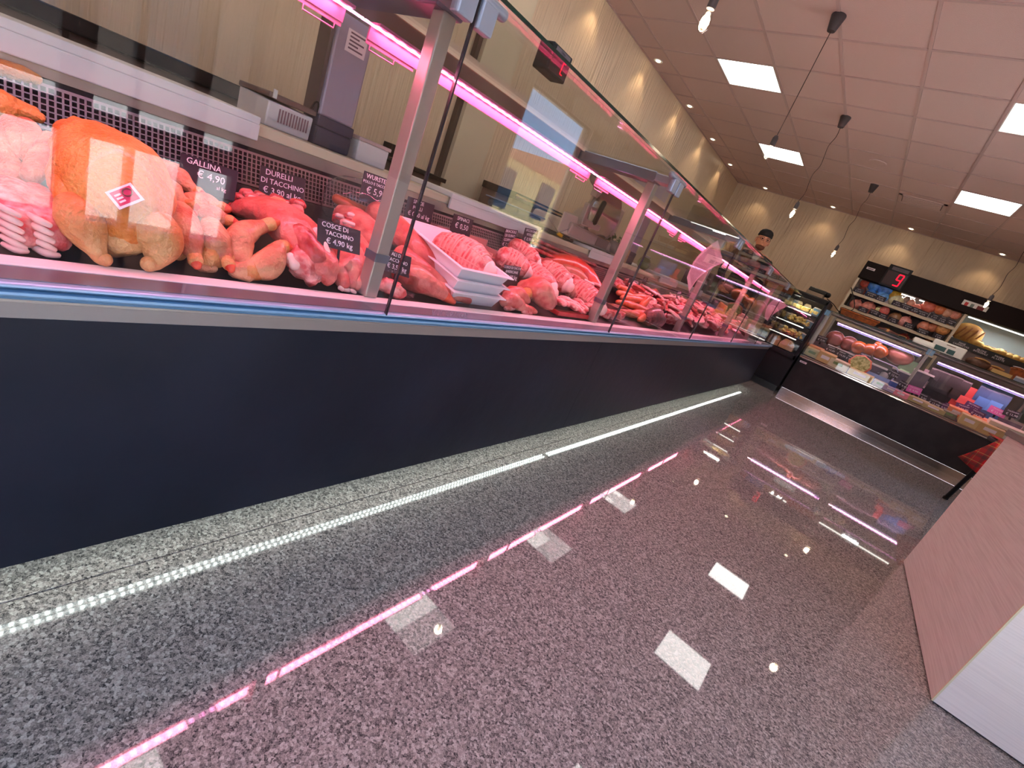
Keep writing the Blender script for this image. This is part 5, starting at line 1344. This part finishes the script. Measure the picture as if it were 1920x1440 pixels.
obj('rind', MB().prism([(1.38 + .104 * math.cos(a * math.pi / 10), 8.36 + .094 * math.sin(a * math.pi / 10)) for a in range(11)] + [(1.38 + .101 * math.cos(a * math.pi / 10), 8.36 + .091 * math.sin(a * math.pi / 10)) for a in range(10, -1, -1)], CT + .002, CT + .068, axis='z'), mx((150, 100, 46)), t)
for i in range(3):
    x = 1.56 + i * .15
    t = thing('carton', 'pale grey-blue carton under the right basket at the counter edge, %s from the left' % ORD[i], 'carton', (x, 8.33, CT), 'cartons by the right basket')
    obj('box', MB().box((x - .06, 8.302, CT), (x + .06, 8.335, CT + .08)), mx((150, 160, 184)), t, bevel=.003)
    obj('flap', MB().box((x - .06, 8.300, CT + .06), (x + .06, 8.302, CT + .08)), WHITE, t)

# ================================================================== PASTA CABINET between the counters
PX0, PX1, PY0, PY1 = -1.2, -.615, 7.55, 8.2
t = thing('pasta_cabinet', 'black upright glass-door cabinet of fresh pasta between the two counters', 'cabinet', (-.9, 7.9, 0))
obj('lower_body', MB().box((PX0, PY0 + .02, .08), (PX1, PY1, .54)), BLACK, t, bevel=.006)
obj('toe_kick', MB().box((PX0 + .01, PY0 - .01, 0), (PX1 - .01, PY1, .085)), mat('toe_black', rgb(30, 30, 32), rough=.3), t)
gr = MB()
for k in range(8): gr.box((PX0 + .1, PY0 + .012, .11 + k * .012), (PX0 + .42, PY0 + .02, .117 + k * .012))
obj('grille', gr, mat('grille_black', rgb(8, 8, 9), rough=.5), t)
d = obj('door_frame', MB().box((PX1 - .035, PY0 - .02, .5), (PX1, PY0 + .01, 1.345)).box((PX0, PY0 - .02, .5), (PX0 + .035, PY0 + .01, 1.345)).box((PX0, PY0 - .02, 1.29), (PX1, PY0 + .01, 1.35)).box((PX0, PY0 - .02, .5), (PX1, PY0 + .01, .56)), BLACK, t, bevel=.006)
obj('door_glass', MB().box((PX0 + .035, PY0 - .008, .56), (PX1 - .035, PY0 - .002, 1.29)), GLASS, d)
obj('handle', MB().tube([(PX1 - .02, PY0 - .03, .8), (PX1 - .02, PY0 - .045, .82), (PX1 - .02, PY0 - .045, 1.05), (PX1 - .02, PY0 - .03, 1.07)], .008, 8), BLACK, d, smooth=True)
obj('top_panel', MB().box((PX0, PY0, 1.33), (PX1, PY1, 1.36)), BLACK, t, bevel=.004)
obj('side_panel', MB().box((PX0, PY0, .5), (PX0 + .02, PY1, 1.34)).box((PX1 - .02, PY0, .5), (PX1, PY1, 1.34)), BLACK, t)
obj('back_panel', MB().box((PX0 + .02, PY1 - .02, .5), (PX1 - .02, PY1, 1.34)), mat('cabinet_back', rgb(126, 116, 104), rough=.7), t)
SHZ = [.56, .755, .935, 1.12]
for k, z in enumerate(SHZ):
    s = obj('shelf', MB().box((PX0 + .02, PY0 + .06, z), (PX1 - .02, PY1 - .02, z + .014)), BLACK if k < 3 else mat('cabinet_grey', rgb(110, 108, 116)), t)
    if k: obj('shelf_light', MB().box((PX0 + .1, PY0 + .052, z - .012), (PX1 - .12, PY0 + .062, z - .002)), WLED, s)
L = lamp('AREA', 'cabinet_glow', (-.9, PY0 + .05, 1.29), 1.6, (1, .95, .84), parent=t, shape='RECTANGLE', size=.5); L.data.size_y = .04; L.rotation_euler = (R(-25), 0, 0)
obj('top_light', MB().box((PX0 + .05, PY0 + .03, 1.30), (PX1 - .05, PY0 + .045, 1.312)), WLED, t)
PASTA = mat('pasta_yellow', rgb(224, 180, 80), rough=.5, noise_to=rgb(246, 226, 150), nscale=40, bump=.6, bscale=90)
random.seed(11)
for k, z in enumerate(SHZ[1:]):
    n_ = 4
    for j in range(n_):
        x = PX0 + .13 + j * .115
        yy = PY0 + .14
        t = thing('pasta_bag', 'clear pasta bag on the %s shelf of the black cabinet, %s from left' % (['lower', 'middle', 'top'][k], ORD[j]), 'pasta', (x, yy, z + .015), 'bags of fresh pasta')
        if k == 2:
            obj('pasta', MB().box((x - .055, yy - .05, z + .015), (x + .055, yy + .1, z + .075)).lump(.008, 30, j), PASTA, t, bevel=.01)
        else:
            mb = MB()
            for q in range(26):
                mb.ball((x + random.uniform(-.05, .05), yy + random.uniform(-.06, .05), z + .03 + random.random() * .075), (.024, .016, .017), 6)
            obj('pasta', mb, PASTA, t, smooth='all')['kind'] = 'stuff'
        obj('bag_top', MB().prism([(x - .05, z + .085), (x + .05, z + .085), (x + .03, z + .12), (x - .03, z + .12)], yy + .05, yy + .056), mat('bag_cream', rgb(236, 220, 180), rough=.4), t)
    x = PX1 - .09
    t = thing('blue_pack', 'pale blue pack at the right of the %s cabinet shelf' % ['lower', 'middle', 'top'][k], 'packet', (x, PY0 + .12, z + .015))
    obj('pack', MB().box((x - .045, PY0 + .09, z + .015), (x + .045, PY0 + .16, z + .10)), mx((110, 150, 170)), t, bevel=.005)
    obj('lid', MB().box((x - .046, PY0 + .088, z + .1), (x + .046, PY0 + .162, z + .112)), WHITE, t)
KRAFT = mat('kraft_box', rgb(206, 160, 112), rough=.6)
for j, (x, w) in enumerate(((-.985, .16), (-.80, .19))):
    z = .575
    t = thing('kraft_box', 'brown gable box with white triangular window on the cabinet floor, %s' % ['left', 'right'][j], 'box', (x, PY0 + .15, z), 'kraft boxes')
    obj('carton', MB().prism([(x - w / 2, z), (x + w / 2, z), (x + w / 2, z + .08), (x + w * .2, z + .135), (x - w * .3, z + .135), (x - w / 2, z + .07)], PY0 + .06, PY0 + .24), KRAFT, t, bevel=.003)
    v = [(x + w * .05, PY0 + .0585, z + .07), (x + w * .45, PY0 + .0585, z + .1), (x + w * .08, PY0 + .0585, z + .13)]
    obj('window_frame', MB().tube([Vector(q) for q in v + v[:1]], .005, 6), PAPER, t)
# printer on top of the cabinet
t = thing('label_printer', 'black-topped label printer on the pasta cabinet', 'printer', (-.84, 7.85, 1.36))
obj('body', MB().box((-.96, 7.75, 1.36), (-.74, 7.98, 1.42)), mat('printer_beige', rgb(160, 140, 116), rough=.5), t, bevel=.008)
obj('cover', MB().prism([(7.74, 1.42), (7.98, 1.42), (7.98, 1.47), (7.8, 1.475)], -.95, -.73, axis='x'), BLACK, t, bevel=.01)
obj('paper_roll', MB().tube([(-.74, 7.86, 1.44), (-.70, 7.86, 1.44)], .035, 14), BLACK, t, smooth=True)
obj('cable', MB().tube([(-.70, 7.95, 1.4), (-.62, 8.2, 1.38), (-.5, 8.6, 1.33), (-.42, 9.2, 1.5), (-.64, 9.7, 1.8)], .006, 6, sub=5), BLACK, t, smooth=True)

# ================================================================== BACK CHILLER WALL
BX0, BX1, BY0, BY1, BT = -.64, 2.05, 9.72, 10.40, 2.265
bk = thing('back_chiller', 'tall open chiller with dark brown fascia along the back wall', 'chiller', ((BX0 + BX1) / 2, 10.05, 0))
obj('base', MB().box((BX0, BY0, 0), (BX1, BY1, .6)), mat('chiller_grey', rgb(128, 116, 118), rough=.5), bk)
obj('fascia', MB().prism([(BY0 - .05, 1.995), (BY0, 1.98), (BY0 + .1, 1.98), (BY0 + .1, 2.265), (BY0 - .02, 2.265)], BX0, BX1, axis='x'), DARK, bk)
obj('top', MB().box((BX0, BY0 + .1, 2.22), (BX1, BY1, 2.262)), DARK, bk)
obj('back_panel', MB().box((BX0, BY1 - .03, .6), (.86, BY1, 2.22)), mat('chiller_back', rgb(172, 160, 162), rough=.5), bk)
obj('back_panel', MB().box((.86, BY1 - .03, .6), (BX1, BY1, 2.22)), mat('bread_back', rgb(206, 216, 216), rough=.5), bk)
for x in (BX0, .83): obj('side_post', MB().box((x, BY0 - .0, .6), (x + .035, BY1, 1.985)), mat('post_cream', rgb(214, 196, 170), rough=.5), bk, bevel=.003)
SH1, SH2, SH3 = 1.745, 1.505, 1.27
for z in (SH1, SH2, SH3):
    s = obj('shelf', MB().box((BX0 + .035, BY0 + .03, z - .012), (.83, BY1 - .03, z)), mat('shelf_grey', rgb(150, 138, 140), rough=.4), bk)
    obj('shelf_edge', MB().box((BX0 + .035, BY0 + .012, z - .03), (.83, BY0 + .03, z + .012)), mat('post_cream', rgb(214, 196, 170)), s)
s = obj('bread_shelf', MB().box((.865, BY0 + .02, 1.585), (BX1, BY1 - .03, 1.6)), BLACK, bk)
obj('bread_ticket_rail', MB().box((.865, BY0 - .005, 1.515), (BX1, BY0 + .02, 1.62)), mat('ticket_black', rgb(14, 14, 15), rough=.35), s)
for i, (x, a, b) in enumerate(((1.02, 'PANE', 'CASERECCIO'), (1.26, 'FILONE', 'INTEGRALE'), (1.47, 'PANINI', 'AL LATTE'))):
    text('lettering', a + '\n' + b, .034, frame((x, BY0 - .006, 1.565), (1, 0, 0), (0, 0, 1)), CHALK, s)
obj('lower_panel', MB().box((.865, BY0 + .02, .6), (BX1, BY0 + .05, 1.515)), mat('chiller_taupe', rgb(120, 104, 106), rough=.5), bk)
for z, a, b in ((1.966, -.02, .2), (1.966, .26, .78)):
    obj('canopy_light', MB().box((a, BY0 + .13, z), (b, BY0 + .16, z + .012)), WLED, bk)
obj('bread_light', MB().box((.9, BY0 + .12, 1.966), (BX1 - .05, BY0 + .15, 1.978)), WLED, bk)
L = lamp('AREA', 'chiller_glow', (.1, BY0 + .15, 1.955), 3, (1, .93, .84), parent=bk, shape='RECTANGLE', size=1.3); L.data.size_y = .05
L = lamp('AREA', 'bread_glow', (1.4, BY0 + .15, 1.955), 4, (.9, .97, 1), parent=bk, shape='RECTANGLE', size=1.0); L.data.size_y = .05
s = obj('maker_plate', MB().box((-.6, BY0 - .036, 2.14), (-.48, BY0 - .03, 2.175)), PAPER, bk)
obj('plate_print', MB().box((-.58, BY0 - .0375, 2.15), (-.5, BY0 - .035, 2.163)), INK, s)
s = obj('control_panel', MB().box((.72, BY0 - .04, 2.06), (1.02, BY0 - .03, 2.16)), WHITE, bk)
for a, b, c in ((.75, .79, (200, 40, 40)), (.82, .86, (120, 130, 120)), (.90, .98, (120, 20, 20))): obj('control_key', MB().box((a, BY0 - .044, 2.085), (b, BY0 - .039, 2.135)), mx(c), s)
p1 = at(1652, 526, y=9.6); p2 = at(1692, 532, y=9.6)
number_display('queue_number', 'large red 9 on a black queue display at the top of the back chiller', frame((p1.x - .01, 9.64, p1.z - .05), (1, 0, 0), (0, 0, 1)), .31, .33, .05, '9', .68, k=1.25)
# goods
def pxr(r, y): return r / 110.0 * 1.18 * (y / 9.75)
def round_goods(name, cat, px, py, r, c, lab, zs, y=9.84, grp=None, glossy=.5, flat=.8):
    p = at(px, py, y=y); rr = r * sz(1, p)
    z = max(p.z, zs + rr * .9)
    if p.z - zs < rr * 2.2: z = zs + rr * .96
    t = thing(name, lab, cat, (p.x, y, zs), grp)
    z = p.z if p.z > zs + rr * 1.5 else z
    obj('wrapped_body', MB().ball((p.x, y, z), (rr, rr * flat, rr), 14).lump(rr * .08, 3 / rr * .35, px), mat('goods_%d_%d_%d' % c, rgb(*c), rough=.25, coat=glossy, noise_to=rgb(*[min(255, int(q * 1.15) + 14) for q in c]), nscale=22), t, smooth='all')
    obj('knot', MB().tube([(p.x + rr * .2, y - rr * .1, z + rr * .85), (p.x + rr * .25, y - rr * .1, z + rr * 1.08)], [rr * .16, rr * .1], 8), mat('goods_%d_%d_%d' % c, rgb(*c)), t, smooth=True)
    return t
row1 = [(1622, 531, 8, (176, 70, 56)), (1640, 536, 11, (62, 124, 206)), (1661, 543, 13, (64, 116, 200)), (1616, 545, 8, (110, 52, 44)), (1633, 551, 9, (58, 118, 196)), (1653, 557, 11, (86, 140, 206)), (1678, 553, 10, (196, 150, 50)), (1680, 565, 12, (226, 206, 166)), (1700, 562, 6, (150, 120, 110)), (1708, 568, 7, (226, 150, 130)), (1719, 575, 10, (220, 120, 106)), (1742, 574, 12, (232, 110, 90)), (1763, 580, 10, (222, 120, 76)), (1777, 586, 9, (224, 160, 134)), (1792, 590, 9, (220, 140, 120))]
NMC = {0: 'red', 1: 'bright blue', 2: 'bright blue', 3: 'dark red', 4: 'blue', 5: 'pale blue', 6: 'mustard yellow', 7: 'cream', 8: 'small brown', 9: 'small pink', 10: 'pink', 11: 'large glossy pink', 12: 'orange', 13: 'pale pink', 14: 'salmon pink'}
for i, (px, py, r, c) in enumerate(row1):
    round_goods('wrapped_ham', 'ham', px, py, r, c, '%s wrapped ham on the top chiller shelf, %s from the left' % (NMC[i], ORD[i]), SH1 + .001, grp='wrapped hams on the top shelf', y=9.86 if i in (0, 1, 2, 6) else 9.84)
row2 = [(1606, 569, 10, (196, 120, 110)), (1626, 578, 12, (200, 120, 108)), (1647, 580, 5, (226, 206, 150)), (1658, 583, 9, (204, 100, 94)), (1680, 593, 11, (140, 96, 66)), (1697, 602, 11, (222, 140, 134)), (1732, 612, 10, (206, 128, 104)), (1748, 614, 9, (190, 110, 80)), (1768, 617, 12, (206, 140, 84))]
for i, (px, py, r, c) in enumerate(row2):
    round_goods('cut_salami', 'salami', px, py, r, c, '%s cut salami on the middle chiller shelf, %s from the left' % (['rosy', 'large rosy', 'small yellow-white', 'red', 'brown', 'pink ring-shaped', 'flat tan', 'brown-red', 'golden'][i], ORD[i]), SH2 + .001, grp='salami on the middle shelf')
row3 = [(1600, 596, 8, (176, 110, 90)), (1660, 622, 9, (190, 140, 80)), (1694, 632, 10, (120, 40, 36)), (1715, 640, 9, (150, 60, 46)), (1735, 645, 9, (190, 120, 70))]
for i, (px, py, r, c) in enumerate(row3):
    round_goods('cured_sausage', 'sausage', px, py, r, c, 'cured sausage on the low chiller shelf behind the cheese counter top, %s from the left' % ORD[i], SH3 + .001, grp='sausages on the low shelf')
k = 0
for zz, ps in ((SH1, ((1633, 553), (1651, 560), (1682, 570), (1699, 576), (1716, 582), (1730, 588), (1753, 594), (1766, 601), (1781, 604), (1610, 545))), (SH2, ((1618, 581), (1640, 586), (1655, 593), (1674, 601), (1704, 611), (1730, 622), (1759, 631))), (SH3, ((1674, 624), (1640, 612)))):
    for j, (px, py) in enumerate(ps):
        p = at(px, py, y=9.735)
        t = thing('shelf_ticket', 'black price ticket on the %s chiller shelf edge, number %d card' % ('x', j), 'price tag', p, 'black shelf tickets', local=True)
        order = sorted(q[0] for q in ps).index(px)
        t['label'] = 'black handwritten ticket on the %s shelf edge of the back chiller, %s from the left' % ({SH1: 'top', SH2: 'middle', SH3: 'low'}[zz], ORD[order])
        z = max(min(p.z, zz + .06), zz + .036)
        t.matrix_world = frame((p.x, BY0 - .0, z), (1, 0, 0), (0, -.12, 1))
        obj('card', MB().box((-.07, -.035, -.002), (.07, .04, .001)), TAGM, t)
        text('handwriting', random.choice(['PROSCIUTTO', 'SPECK', 'MORTADELLA', 'SALAME', 'COPPA']), .02, Matrix.Translation((0, .018, .0015)), CHALK, t)
        text('handwriting', random.choice(['€ 18,90', '€ 14,90', '€ 21,50', '€ 9,90']), .028, Matrix.Translation((0, -.012, .0015)), CHALK, t)
# bread
CRUST = mat('bread_crust', rgb(206, 156, 84), rough=.6, noise_to=rgb(176, 118, 56), nscale=9, bump=.3, bscale=40)
CRUST2 = mat('roll_crust', rgb(222, 180, 96), rough=.6, noise_to=rgb(196, 140, 66), nscale=12, bump=.3, bscale=40)
p = at(1813, 620, y=9.9)
t = thing('large_loaf', 'big striped oval loaf standing on the bread shelf', 'bread', (p.x, 9.9, 1.601))
obj('loaf', MB().ball((p.x + .03, 9.92, 1.601 + .155), (.19, .09, .155), 20).lump(.008, 8, 1), CRUST, t, smooth='all')
for q in range(4):
    a = -.1 + q * .075
    obj('slash', MB().tube([(p.x + a, 9.835 + abs(a) * .1, 1.67), (p.x + a + .03, 9.825, 1.75), (p.x + a + .06, 9.84, 1.83)], .012, 8, sub=3), mat('slash_brown', rgb(150, 92, 40), rough=.6), t, smooth=True)
for i, (px, py, r) in enumerate(((1834, 638, 11), (1856, 648, 8), (1866, 654, 8), (1879, 657, 10), (1893, 664, 9), (1906, 668, 9), (1918, 674, 9), (1872, 648, 8))):
    y = 9.86; p = at(px, py, y=y); rr = sz(r, p)
    t = thing('bread_roll', 'golden bread roll on the bread shelf, %s from the big loaf' % ORD[i], 'bread', (p.x, y, 1.601), 'rolls on the bread shelf')
    obj('roll', MB().ball((p.x, y, 1.601 + rr * .7), (rr * 1.1, rr, rr * .72), 14).lump(.006, 16, i), CRUST2, t, smooth='all')
    obj('score', MB().tube([(p.x - rr * .5, y - rr * .55, 1.601 + rr * 1.2), (p.x + rr * .5, y - rr * .5, 1.601 + rr * 1.25)], .007, 6), mat('slash_brown', rgb(150, 92, 40)), t, smooth=True)

# ================================================================== RIGHT: WHITE COUNTER BOX AND TARTAN STOOL
t = thing('white_counter_box', 'pale streaked counter block at the right with grey worktop', 'counter', (1.4, 2.65, 0))
X0, X1, A, B = .71, 2.1, 2.005, 3.29
obj('side_panel', MB().box((X0, A + .004, .006), (X0 + .02, B, .82)), BOXM, t, bevel=.001)
obj('front_panel', MB().box((X0 + .002, A, .006), (X1, A + .02, .82)), mat('box_front_daylit', rgb(246, 236, 222), rough=.55, noise_to=rgb(238, 228, 214), nscale=3, stretch=(1.5, 1.5, 60)), t, bevel=.001)  # same laminate as the side, lightened to mimic daylight on this face
obj('edge_strip', MB().box((X0 - .001, A - .001, .006), (X0 + .004, A + .004, .82)), mat('edge_cream', rgb(226, 214, 170), rough=.5), t)
obj('core', MB().box((X0 + .02, A + .02, .012), (X1, B - .002, .82)), mat('core_grey', rgb(90, 84, 82), rough=.8), t)
obj('seal_line', MB().box((X0 + .006, A + .006, 0), (X1, B - .004, .012)), mat('seal_dark', rgb(60, 48, 44), rough=.7), t)
obj('worktop', MB().box((X0 - .012, A - .012, .82), (X1, B + .012, .85)), GREYTOP, t, bevel=.003)
TAR = tartan()
t = thing('folding_stool', 'black metal stool with red tartan seat cloth behind the white counter block', 'stool', (1.42, 5.85, 0))
sx0, sx1, sy0, sy1, SZ = 1.2, 1.62, 5.66, 6.04, .66
for i, (x, y, x2, y2) in enumerate(((sx0 + .04, sy0 + .04, 1.22, 5.92), (sx1 - .04, sy0 + .04, sx1 + .02, sy0 - .0), (sx0 + .1, sy1 - .04, 1.5, sy1 + .02), (sx1 - .04, sy1 - .04, sx1 + .02, sy1 + .02))):
    lg = obj('leg', MB().tube([(x, y, SZ - .02), (x2, y2, .008)], .019, 10), BLACK, t, smooth=True)
    obj('rubber_foot', MB().tube([(x2, y2, .002), (x2, y2, .03)], .023, 10, cap=False), BLACK, lg, smooth=True)
obj('seat', MB().box((sx0, sy0, SZ - .02), (sx1, sy1, SZ + .02)), BLACK, t, bevel=.01)
ap = at(1784, 846, y=5.6); tp = at(1862, 815, y=5.8); br_ = at(1850, 884, y=5.66)
cl = MB()
N = 8
a0, a1, a2, a3 = Vector((sx0 - .01, sy0 - .02, SZ + .03)), Vector((sx1, sy0 - .02, SZ + .035)), Vector((1.04, 5.6, .43)), Vector((sx1, sy0 - .06, .36))
v, f = [], []
for i in range(N + 1):
    for j in range(N + 1):
        u, w = i / N, j / N
        top = a0.lerp(a1, u); bot = a2.lerp(a3, u) + Vector((0, 0, -.05 * math.sin(u * 3.1)))
        pt = top.lerp(bot, w) + Vector((0, -.03 * math.sin(w * 3) + .018 * math.sin(u * 14) * w, 0))
        v.append(pt)
for i in range(N):
    for j in range(N):
        f.append((i * (N + 1) + j, (i + 1) * (N + 1) + j, (i + 1) * (N + 1) + j + 1, i * (N + 1) + j + 1))
cl.add(v, f)
cl.add([(sx0 - .01, sy0 - .02, SZ + .03), (sx1 + .01, sy0 - .02, SZ + .035), (sx1 + .01, sy1 + .01, SZ + .03), (sx0 - .01, sy1 + .01, SZ + .032)], [(0, 1, 2, 3)])
co = obj('tartan_cloth', cl, TAR, t, smooth='all')
sm = co.modifiers.new('thick', 'SOLIDIFY'); sm.thickness = .006
obj('fringe_knot', MB().ball((sx0 + .06, sy0 + .0, SZ + .06), (.04, .035, .03), 12).lump(.008, 30), mx((70, 30, 40)), t, smooth='all')

# ================================================================== THE BUTCHER
def butcher(x, y, top):
    H = top
    t = thing('person', 'bearded man in glasses, black cap and black jacket behind the meat counter', 'person', (x, y, 0), local=True)
    t.matrix_world = Matrix.Translation((x, y, 0)) @ Matrix.Rotation(R(24), 4, 'Z')   # faces -y, turned to the camera
    s = H / 1.80
    J = [((0, 0, .95), .15), ((0, .0, 1.12), .145), ((0, .01, 1.30), .165), ((0, .01, 1.44), .12), ((0, 0, 1.52), .058), ((0, -.02, 1.585), .055)]
    E = [(i, i + 1) for i in range(5)]
    for sd in (-1, 1):
        b = len(J)
        J += [((sd * .2, .01, 1.44), .082), ((sd * .27, .02, 1.16), .055), ((sd * .2, -.14, .96), .036), ((sd * .17, -.21, .95), .034)]
        E += [(3, b), (b, b + 1), (b + 1, b + 2), (b + 2, b + 3)]
        b = len(J)
        J += [((sd * .1, 0, .88), .1), ((sd * .11, -.01, .48), .062), ((sd * .11, .02, .09), .042), ((sd * .12, -.13, .045), .038)]
        E += [(0, b), (b, b + 1), (b + 1, b + 2), (b + 2, b + 3)]
    me = bpy.data.meshes.new('body')
    me.from_pydata([tuple(c * s for c in j[0]) for j in J], E, [])
    o = bpy.data.objects.new('body', me); COL.objects.link(o)
    sk = o.modifiers.new('skin', 'SKIN')
    for i, j in enumerate(J): me.skin_vertices[0].data[i].radius = (j[1] * s * (1.15 if i < 4 else 1), j[1] * s * (.8 if i < 4 else 1))
    me.skin_vertices[0].data[0].use_root = True
    ss = o.modifiers.new('sub', 'SUBSURF'); ss.levels = 2; ss.render_levels = 2
    dg = bpy.context.evaluated_depsgraph_get()
    m2 = bpy.data.meshes.new_from_object(o.evaluated_get(dg))
    bpy.data.objects.remove(o)
    m2.materials.clear()
    m2.materials.append(mat('black_jacket', rgb(22, 20, 22), rough=.8)); m2.materials.append(mat('skin_tone', rgb(206, 142, 112), rough=.5, sss=.1)); m2.materials.append(mat('dark_trousers', rgb(40, 40, 48), rough=.8))
    for p in m2.polygons:
        p.use_smooth = True
        c = p.center
        p.material_index = 1 if (c.z > 1.485 * s or (c.y < -.15 * s and c.z > .8 * s)) else (2 if c.z < .9 * s else 0)
    bo = bpy.data.objects.new('body', m2); COL.objects.link(bo); bo.parent = t
    SKN = MATS['skin_tone']
    hz = 1.665 * s; hy = -.03
    hd = MB().ball((0, hy, hz), (.077 * s, .098 * s, .118 * s), 24)
    for i, p in enumerate(hd.v):   # jaw, brow and face plane
        q = (p.z - hz) / (.118 * s)
        if q < -.1: p.x *= 1 + .32 * (q + .1); p.y -= .006
        if p.y < hy - .05 and -.1 < q < .25: p.y += .006
    hd.ball((0, hy - .1 * s, hz - .012 * s), (.014 * s, .022 * s, .03 * s), 10)
    hd.ball((0, hy - .092 * s, hz - .062 * s), (.026 * s, .012 * s, .008 * s), 10)
    head = obj('head', hd, SKN, t, smooth='all')
    for sd in (-1, 1):
        obj('ear', MB().ball((sd * .08 * s, hy + .01, hz - .01), (.012 * s, .024 * s, .034 * s), 10), SKN, head, smooth='all')
        obj('eye', MB().ball((sd * .032 * s, hy - .084 * s, hz + .012 * s), (.014 * s, .01 * s, .008 * s), 10), mat('eye_dark', rgb(40, 28, 24), rough=.2), head, smooth='all')
    bd = MB().ball((0, hy - .022 * s, hz - .083 * s), (.057 * s, .066 * s, .042 * s), 18).lump(.003, 60)
    obj('beard', bd, mat('beard_brown', rgb(112, 68, 50), rough=.9), head, smooth='all')
    gl = MB()
    for sd in (-1, 1):
        gl.tube([(sd * .034 * s + .027 * s * math.cos(a * .524), hy - .1 * s, hz + .012 * s + .02 * s * math.sin(a * .524)) for a in range(13)], .0028, 6, cap=False)
        gl.tube([(sd * .061 * s, hy - .1 * s, hz + .016 * s), (sd * .079 * s, hy, hz + .014 * s)], .0025, 6)
    gl.tube([(-.008, hy - .102 * s, hz + .014 * s), (.008, hy - .102 * s, hz + .014 * s)], .0025, 6)
    obj('glasses', gl, BLACK, head)
    cp = MB()
    v, f = [], []
    CAPM = mat('cap_black', rgb(20, 16, 18), rough=.8)
    cp.lathe([(.086 * s, 0), (.09 * s, .02 * s), (.086 * s, .05 * s), (.07 * s, .075 * s), (.04 * s, .09 * s), (.001, .093 * s)], 24, Matrix.Translation((0, hy + .005, hz + .045 * s)) @ Matrix.Diagonal((.94, 1.16, 1, 1)))
    cap = obj('cap', cp, CAPM, t, smooth='all')
    obj('cap_band', MB().lathe([(.088 * s, .001), (.0915 * s, .004), (.0915 * s, .016 * s), (.09 * s, .018 * s)], 24, Matrix.Translation((0, hy + .005, hz + .045 * s)) @ Matrix.Diagonal((.94, 1.16, 1, 1))), CAPM, cap, smooth='all')
    obj('shirt_collar', MB().prism([(-.05 * s, 1.5 * s), (.05 * s, 1.5 * s), (.015 * s, 1.36 * s), (-.015 * s, 1.36 * s)], -.135 * s, -.12 * s), mat('shirt_white', rgb(226, 222, 220), rough=.8), t)
    obj('apron', MB().prism([(-.16 * s, 1.32 * s), (.16 * s, 1.32 * s), (.22 * s, .55 * s), (-.22 * s, .55 * s)], -.17 * s, -.16 * s), mat('apron_dark', rgb(44, 34, 36), rough=.8), t, bevel=.003)
    SKN2 = SKN
    for sd in (-1, 1):
        hb = Vector((sd * .168 * s, -.225 * s, .945 * s))
        hand = obj('hand', MB().ball(tuple(hb), (.036 * s, .045 * s, .02 * s), 12), SKN2, t, smooth='all')
        for q in range(4):
            x0 = hb.x + (-.026 + q * .0175) * s
            L_ = (.06, .07, .066, .052)[q] * s
            obj('finger', MB().tube([(x0, hb.y - .03 * s, hb.z), (x0, hb.y - .03 * s - L_ * .6, hb.z - .004), (x0, hb.y - .03 * s - L_ * .9, hb.z - .02 * s)], [.0085 * s, .008 * s, .0065 * s], 8, sub=2), SKN2, hand, smooth='all')
        obj('thumb', MB().tube([(hb.x - sd * .03 * s, hb.y + .01, hb.z), (hb.x - sd * .055 * s, hb.y - .02 * s, hb.z - .004), (hb.x - sd * .056 * s, hb.y - .05 * s, hb.z - .01)], [.011 * s, .0095 * s, .008 * s], 8, sub=2), SKN2, hand, smooth='all')
butcher(-1.63, 7.0, 1.87)
